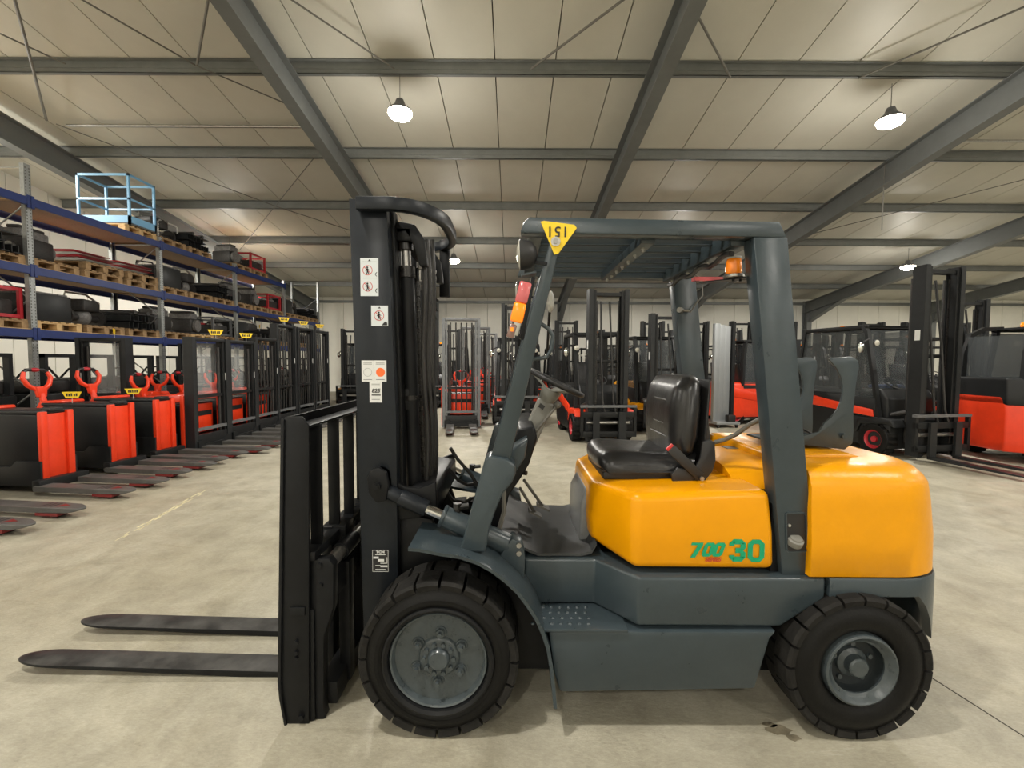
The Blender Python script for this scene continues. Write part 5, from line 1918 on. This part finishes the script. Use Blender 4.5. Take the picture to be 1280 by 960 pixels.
def cb_truck(label, accent='orange', H=2.6, cab=False, grp='forklifts parked at the back', W=.55, L=1.95, ohz=2.08, rim='charcoal', cover='charcoal', mast_y=-.42, detail=True):
    t = thing('forklift', label, 'forklift', group=grp)
    # chassis and counterweight
    MB().box(-W + .02, W - .02, -.25, L - .5, .14, .62).obj('chassis', M['charcoal'], t, bevel=.03)
    MB().loft([[(x * k, y, z) for x, y in ((-W, .62), (W, .62), (W, L - .22), (W * .72, L), (-W * .72, L), (-W, L - .22))] for z, k in ((.18, .97), (.32, 1.0), (.78, 1.0), (.98, .93), (1.04, .82))]).obj('counterweight', M[cover], t, bevel=.025, seg=3)
    for s in (-1, 1):
        # sloping coloured side flash
        pr = [(.02, .64), (.05, .76), (.9, .86), (1.42, .94), (1.50, .86), (1.42, .74), (.8, .70)] if not detail else [(.30, .50), (.30, .66), (1.0, .82), (1.45, .92), (1.52, .84), (1.45, .70), (.9, .60)]
        MB().prism(pr, s * (W - .02), s * (W + .012), 'x').obj('side_flash', M[accent], t, bevel=.01)
        MB().prism([(-.34, .50), (-.28, .62), (.05, .64), (.30, .58), (.34, .36), (.30, .36), (.24, .5), (-.2, .55)], s * (W - .22), s * (W + .02), 'x').obj('fender', M[accent if detail else 'charcoal'], t, bevel=.01)
        wheel(t, s * (W + .03), 0, .27, .20, s, rim, 'front_wheel')
        wheel(t, s * (W - .02), L - .48, .22, .16, s, rim, 'rear_wheel')
        # guard posts
        MB().sweep([(s * (W - .06), -.02, .60), (s * (W - .08), .10, 1.25), (s * (W - .10), .28, ohz - .08), (s * (W - .11), .36, ohz)], .055, .075, up=(1, 0, 0)).obj('front_post', M['charcoal'], t)
        MB().sweep([(s * (W - .06), L - .62, .95), (s * (W - .09), L - .66, 1.6), (s * (W - .11), L - .72, ohz)], .06, .09, up=(1, 0, 0)).obj('rear_post', M['charcoal'], t)
        MB().box(s * (W - .11) - .035, s * (W - .11) + .035, .30, L - .66, ohz - .03, ohz + .04).obj('roof_rail', M['charcoal'], t, bevel=.01)
        if cab:
            MB().loft([[(s * (W - .055) + q, .04, .95), (s * (W - .055) + q, L - .64, .98), (s * (W - .09) + q, L - .72, ohz - .05), (s * (W - .09) + q, .30, ohz - .05)] for q in (0, .005)]).obj('side_window', M['darkglass'], t)
            MB().prism([(.0, .62), (.04, .95), (L - .64, .98), (L - .62, .7)], s * (W - .05), s * (W - .02), 'x').obj('door_panel', M['charcoal'], t, bevel=.006)
        # mast rails
        mw = .36
        q = MB()
        x = s * mw
        q.box(x - .012, x + .012, mast_y - .10, mast_y + .10, .06, H)
        q.box(x - s * .012, x - s * .07, mast_y - .10, mast_y - .082, .06, H)
        q.box(x - s * .012, x - s * .07, mast_y + .082, mast_y + .10, .06, H)
        q.obj('outer_mast_rail', M['truckgrey'], t)
        q = MB()
        x = s * (mw - .09)
        q.box(x - .008, x + .008, mast_y - .08, mast_y + .08, .08, H - .02)
        q.box(x - .035, x + .035, mast_y - .08, mast_y - .066, .08, H - .02)
        q.box(x - .035, x + .035, mast_y + .066, mast_y + .08, .08, H - .02)
        q.obj('inner_mast_rail', M['charcoal'], t)
        MB().cyl((s * (mw - .05), mast_y + .14, .25), (s * (mw - .05), mast_y + .14, H - .18), .030, n=12).obj('lift_cylinder', M['engine'], t)
        MB().box(s * (mw - .16) - .014, s * (mw - .16) + .014, mast_y - .004, mast_y + .004, .4, H - .2).obj('lift_chain', M['grease'], t)
        MB().box(s * (mw + .013) - .001, s * (mw + .013) + .001, mast_y - .05, mast_y + .03, H * .62, H * .62 + .16).obj('mast_sticker', M['paper'], t)
        MB().cyl((s * (mw - .02), mast_y + .12, .75), (s * (W - .1), .15, .60), .035, n=12).obj('tilt_cylinder', M['engine'], t)
        # forks
        f = MB()
        fx = s * .24
        f.box(fx - .06, fx + .06, mast_y - .22, mast_y - .18, .05, .62)
        f.loft([[(fx - w_, y, zb), (fx + w_, y, zb), (fx + w_, y, zt), (fx - w_, y, zt)] for y, w_, zb, zt in ((mast_y - .18, .06, .05, .095), (mast_y - .9, .06, .05, .09), (mast_y - 1.3, .055, .055, .075), (mast_y - 1.38, .03, .06, .07))])
        f.obj('fork', M['truckgrey'], t)
        # lamps
        MB().lathe([(.05, 0), (.052, .03), (.03, .05), (0, .055)], (s * (W - .10), .10, ohz - .28), (0, 1, 0), 16).obj('work_lamp', M['plastic'], t)
        MB().lathe([(.05, 0), (.03, -.012), (0, -.015)], (s * (W - .10), .10, ohz - .28), (0, 1, 0), 16).obj('lamp_lens', M['lens'], t)
    for z in (H - .05, H * .55):
        MB().box(-.36, .36, mast_y + .06, mast_y + .12, z - .06, z).obj('mast_crossbar', M['charcoal'], t, bevel=.006)
    MB().box(-.28, .28, mast_y - .06, mast_y - .02, H - .12, H - .06).obj('inner_crossbar', M['charcoal'], t)
    for z in (.16, .52):
        MB().box(-.52, .52, mast_y - .17, mast_y - .12, z, z + .10).obj('carriage_bar', M['charcoal'], t, bevel=.005)
    for k in range(2):
        MB().box([-.52, .47][k], [-.47, .52][k], mast_y - .17, mast_y - .12, .16, .70).obj('carriage_end', M['charcoal'], t)
    MB().box(-.52, .52, mast_y - .18, mast_y - .11, .70, .74).obj('carriage_top_rail', M['midgrey'], t)
    MB().cyl((-.4, mast_y - .12, .42), (.4, mast_y - .12, .42), .03, n=12).obj('side_shift_rod', M['steel'], t)
    MB().tube([(-.1, mast_y + .1, H - .2), (-.12, mast_y - .02, H * .6), (-.1, mast_y - .1, .8), (-.05, mast_y - .14, .55)], .018, 8).obj('mast_hose', M['hose'], t)
    MB().tube([(.06, mast_y + .1, H - .2), (.08, mast_y - .02, H * .6), (.1, mast_y - .1, .8), (.15, mast_y - .14, .55)], .018, 8).obj('mast_hose', M['hose'], t)
    # roof bars
    for k in range(6):
        y = .36 + (L - 1.10) * k / 5
        MB().box(-W + .12, W - .12, y - .02, y + .02, ohz - .015, ohz + .035).obj('roof_bar', M['charcoal'], t)
    # cockpit
    MB().prism([(-.12, .55), (-.10, .95), (.02, 1.10), (.12, 1.08), (.20, .62)], -W + .12, W - .12, 'x').obj('dashboard', M['charcoal'], t, bevel=.03, seg=3)
    MB().tube([(.0 + .17 * math.cos(a), .20 + .15 * math.sin(a), 1.18 + .09 * math.sin(a)) for a in [2 * math.pi * k / 20 for k in range(20)]], .014, 8, closed=True).obj('steering_wheel', M['plastic'], t)
    MB().cyl((0, .12, 1.0), (0, .2, 1.17), .03, n=10).obj('steering_column', M['plastic'], t)
    MB().box(-.24, .24, .55, 1.02, .92, 1.04).obj('seat_cushion', M['vinyl'], t, bevel=.04, seg=3)
    MB().loft([[(-.23, y, z), (.23, y, z), (.21, y + .10, z), (-.21, y + .10, z)] for y, z in ((.98, .98), (1.02, 1.25), (1.08, 1.52))]).obj('seat_back', M['vinyl'], t, bevel=.035, seg=3)
    MB().lathe([(0, 0), (.045, 0), (.045, .05), (.035, .075), (0, .08)], (.2, L - .85, ohz + .04), (0, 0, 1), 14).obj('beacon', M['amber'], t)
    if cab:
        MB().loft([[(-W + .10, .10 + q, 1.10), (W - .10, .10 + q, 1.10), (W - .13, .30 + q, ohz - .05), (-W + .13, .30 + q, ohz - .05)] for q in (0, .005)]).obj('windscreen', M['darkglass'], t)
        MB().box(-W + .1, W - .1, .34, L - .68, ohz + .0, ohz + .03).obj('cab_roof', M['charcoal'], t)
    MB().ball((-W - .08, .22, ohz - .36), .06, .03, .09).obj('mirror', M['mirror'], t)
    MB().tube([(-W + .08, .22, ohz - .2), (-W - .04, .2, ohz - .25), (-W - .08, .22, ohz - .32)], .012, 6).obj('mirror_arm', M['plastic'], t)
    return t


G = 'forklifts parked at the back'
cA = cb_truck('red and black forklift facing the camera between steering wheel and seat', 'orange', H=2.85, rim='crimson', cover='charcoal')
place(cA, 1.72, 8.75, 0, .08)
cB = cb_truck('yellow and black forklift behind the seat back', 'yellow', H=2.55, cover='yellow', cab=True)
place(cB, 3.25, 10.0, 0, .06)
cH = cb_truck('large black and red forklift with tall mast right of the gas bottle cradle', 'orange', H=3.05, cab=True, rim='crimson', W=.60, L=2.3, ohz=2.15, detail=False)
place(cH, 6.62, 7.55, 0, .17)
place_blue = MB().box(-.3, .3, .22, .42, 1.10, 1.16).obj('dash_cloth', M['dashblue'], cH, bevel=.02)
# truck behind with the second mast, and the orange truck at the right edge
cI = cb_truck('orange and black forklift cut off by the right edge of the picture', 'orange', H=2.0, cab=True, cover='orange', W=.62, L=2.2, ohz=2.1)
place(cI, 9.78, 7.2, 0, 1.52)
MB().loft([[(x * k, y, z) for x, y in ((-.62, .7), (.62, .7), (.62, 1.98), (.46, 2.2), (-.46, 2.2), (-.62, 1.98))] for z, k in ((.90, 1.004), (1.0, .985), (1.28, .95), (1.31, .92))]).obj('upper_cover', M['charcoal'], cI, bevel=.02)
for s in (-1, 1):
    MB().sweep([(s * .50, 2.02, 1.28), (s * .50, 2.0, 1.7), (s * .50, 1.9, 2.02), (s * .50, 1.7, 2.12), (s * .50, 1.4, 2.13)], .07, .07, up=(1, 0, 0)).obj('rear_cab_pillar', M['charcoal'], cI)
MB().box(-.47, .47, 1.97, 1.975, 1.3, 1.98).obj('rear_window', M['darkglass'], cI)
for s in (-1, 1):
    MB().box(s * .53 - .003, s * .53 + .003, .8, 1.95, 1.3, 2.05).obj('rear_side_window', M['darkglass'], cI)
cJ = dup(cA, (9.35, 9.75, 0), .05, 'black forklift whose mast shows just right of the tall mast', G)
cG = cb_truck('compact red and black forklift seen side-on behind the aluminium mast', 'orange', H=2.1, cab=True, cover='orange', rim='crimson', W=.52, L=1.8, ohz=2.05)
place(cG, 6.75, 11.75, 0, 1.75)
# left of centre
cK = dup(cA, (.12, 10.9, 0), .0, 'black and red forklift behind the front pillar of the overhead guard', G)
cY = dup(cB, (-5.15, 14.95, 0), .10, 'black and yellow forklift left of the mast, behind the load backrest', G)
n1 = stacker('tall light grey stacker seen right of the mast', H=2.5, clear=False, m='orange', grp='stackers in the middle of the hall')
place(n1, -1.15, 10.2, 0, -1.45)
for ch in n1.children:
    if ch.name.startswith(('mast_rail', 'inner_rail', 'top_crossbar')):
        ch.data.materials[0] = M['midgrey']
for (x, y, lb) in ((-1.05, 12.9, 'orange stacker directly behind the light grey stacker'), (-.95, 15.6, 'orange stacker second behind the light grey stacker'), (-.9, 18.3, 'orange stacker farthest behind the light grey stacker')):
    dup(n1, (x, y, 0), -1.5, lb, 'stackers in the middle of the hall')
# filler rows towards the back wall
desc = {.45: 'behind the front pillar', 1.75: 'behind the facing red forklift', 3.15: 'behind the yellow forklift', 4.55: 'behind the aluminium lift', 5.95: 'behind the compact red forklift', 7.35: 'left of the tall mast',
        8.75: 'just left behind the tall-masted forklift', 10.15: 'behind the tall mast', 11.55: 'right of the tall mast', 12.95: 'near the right edge', 14.35: 'at the right edge', -2.75: 'behind the mast of the yellow forklift', -4.3: 'beyond the left row'}
for r_, y in ((0, 15.0), (1, 19.0)):
    for i, x in enumerate(desc):
        if r_ == 0 and x == -4.3:
            continue
        k = cB if (i * 3 + r_ * 2) % 5 == 1 else cA
        dup(k, (x + (.25 if r_ else 0), y + rnd.uniform(-.12, .12), 0), rnd.uniform(-.05, .05), '%s forklift in the %s row, %s' % ('black and yellow' if k is cB else 'black and red', ['second last', 'last'][r_], desc[x]), G)

# aluminium lift mast standing by itself
al = thing('aluminium_lift', 'tall narrow aluminium lift mast standing behind the seat', 'lift', (5.02, 10.75, 0), .1)
for k, (x, w_) in enumerate(((-.24, .13), (-.10, .13), (.04, .15))):
    MB().box(x, x + w_, -.06 + .03 * k, .06 + .03 * k, .12, 2.45 - .03 * k).obj('mast_profile', M['alu'], al, bevel=.008)
MB().box(.21, .28, -.05, .10, .1, 2.5).obj('guide_post', M['charcoal'], al)
MB().box(-.28, .30, -.3, .3, .08, .14).obj('base_frame', M['alu'], al, bevel=.01)
MB().box(.02, .20, -.28, -.12, .14, .30).obj('drive_box', M['plastic'], al, bevel=.02)
for x in (-.22, .24):
    for y in (-.25, .25):
        MB().cyl((x - .02, y, .045), (x + .02, y, .045), .045, n=14).obj('castor', M['plastic'], al)
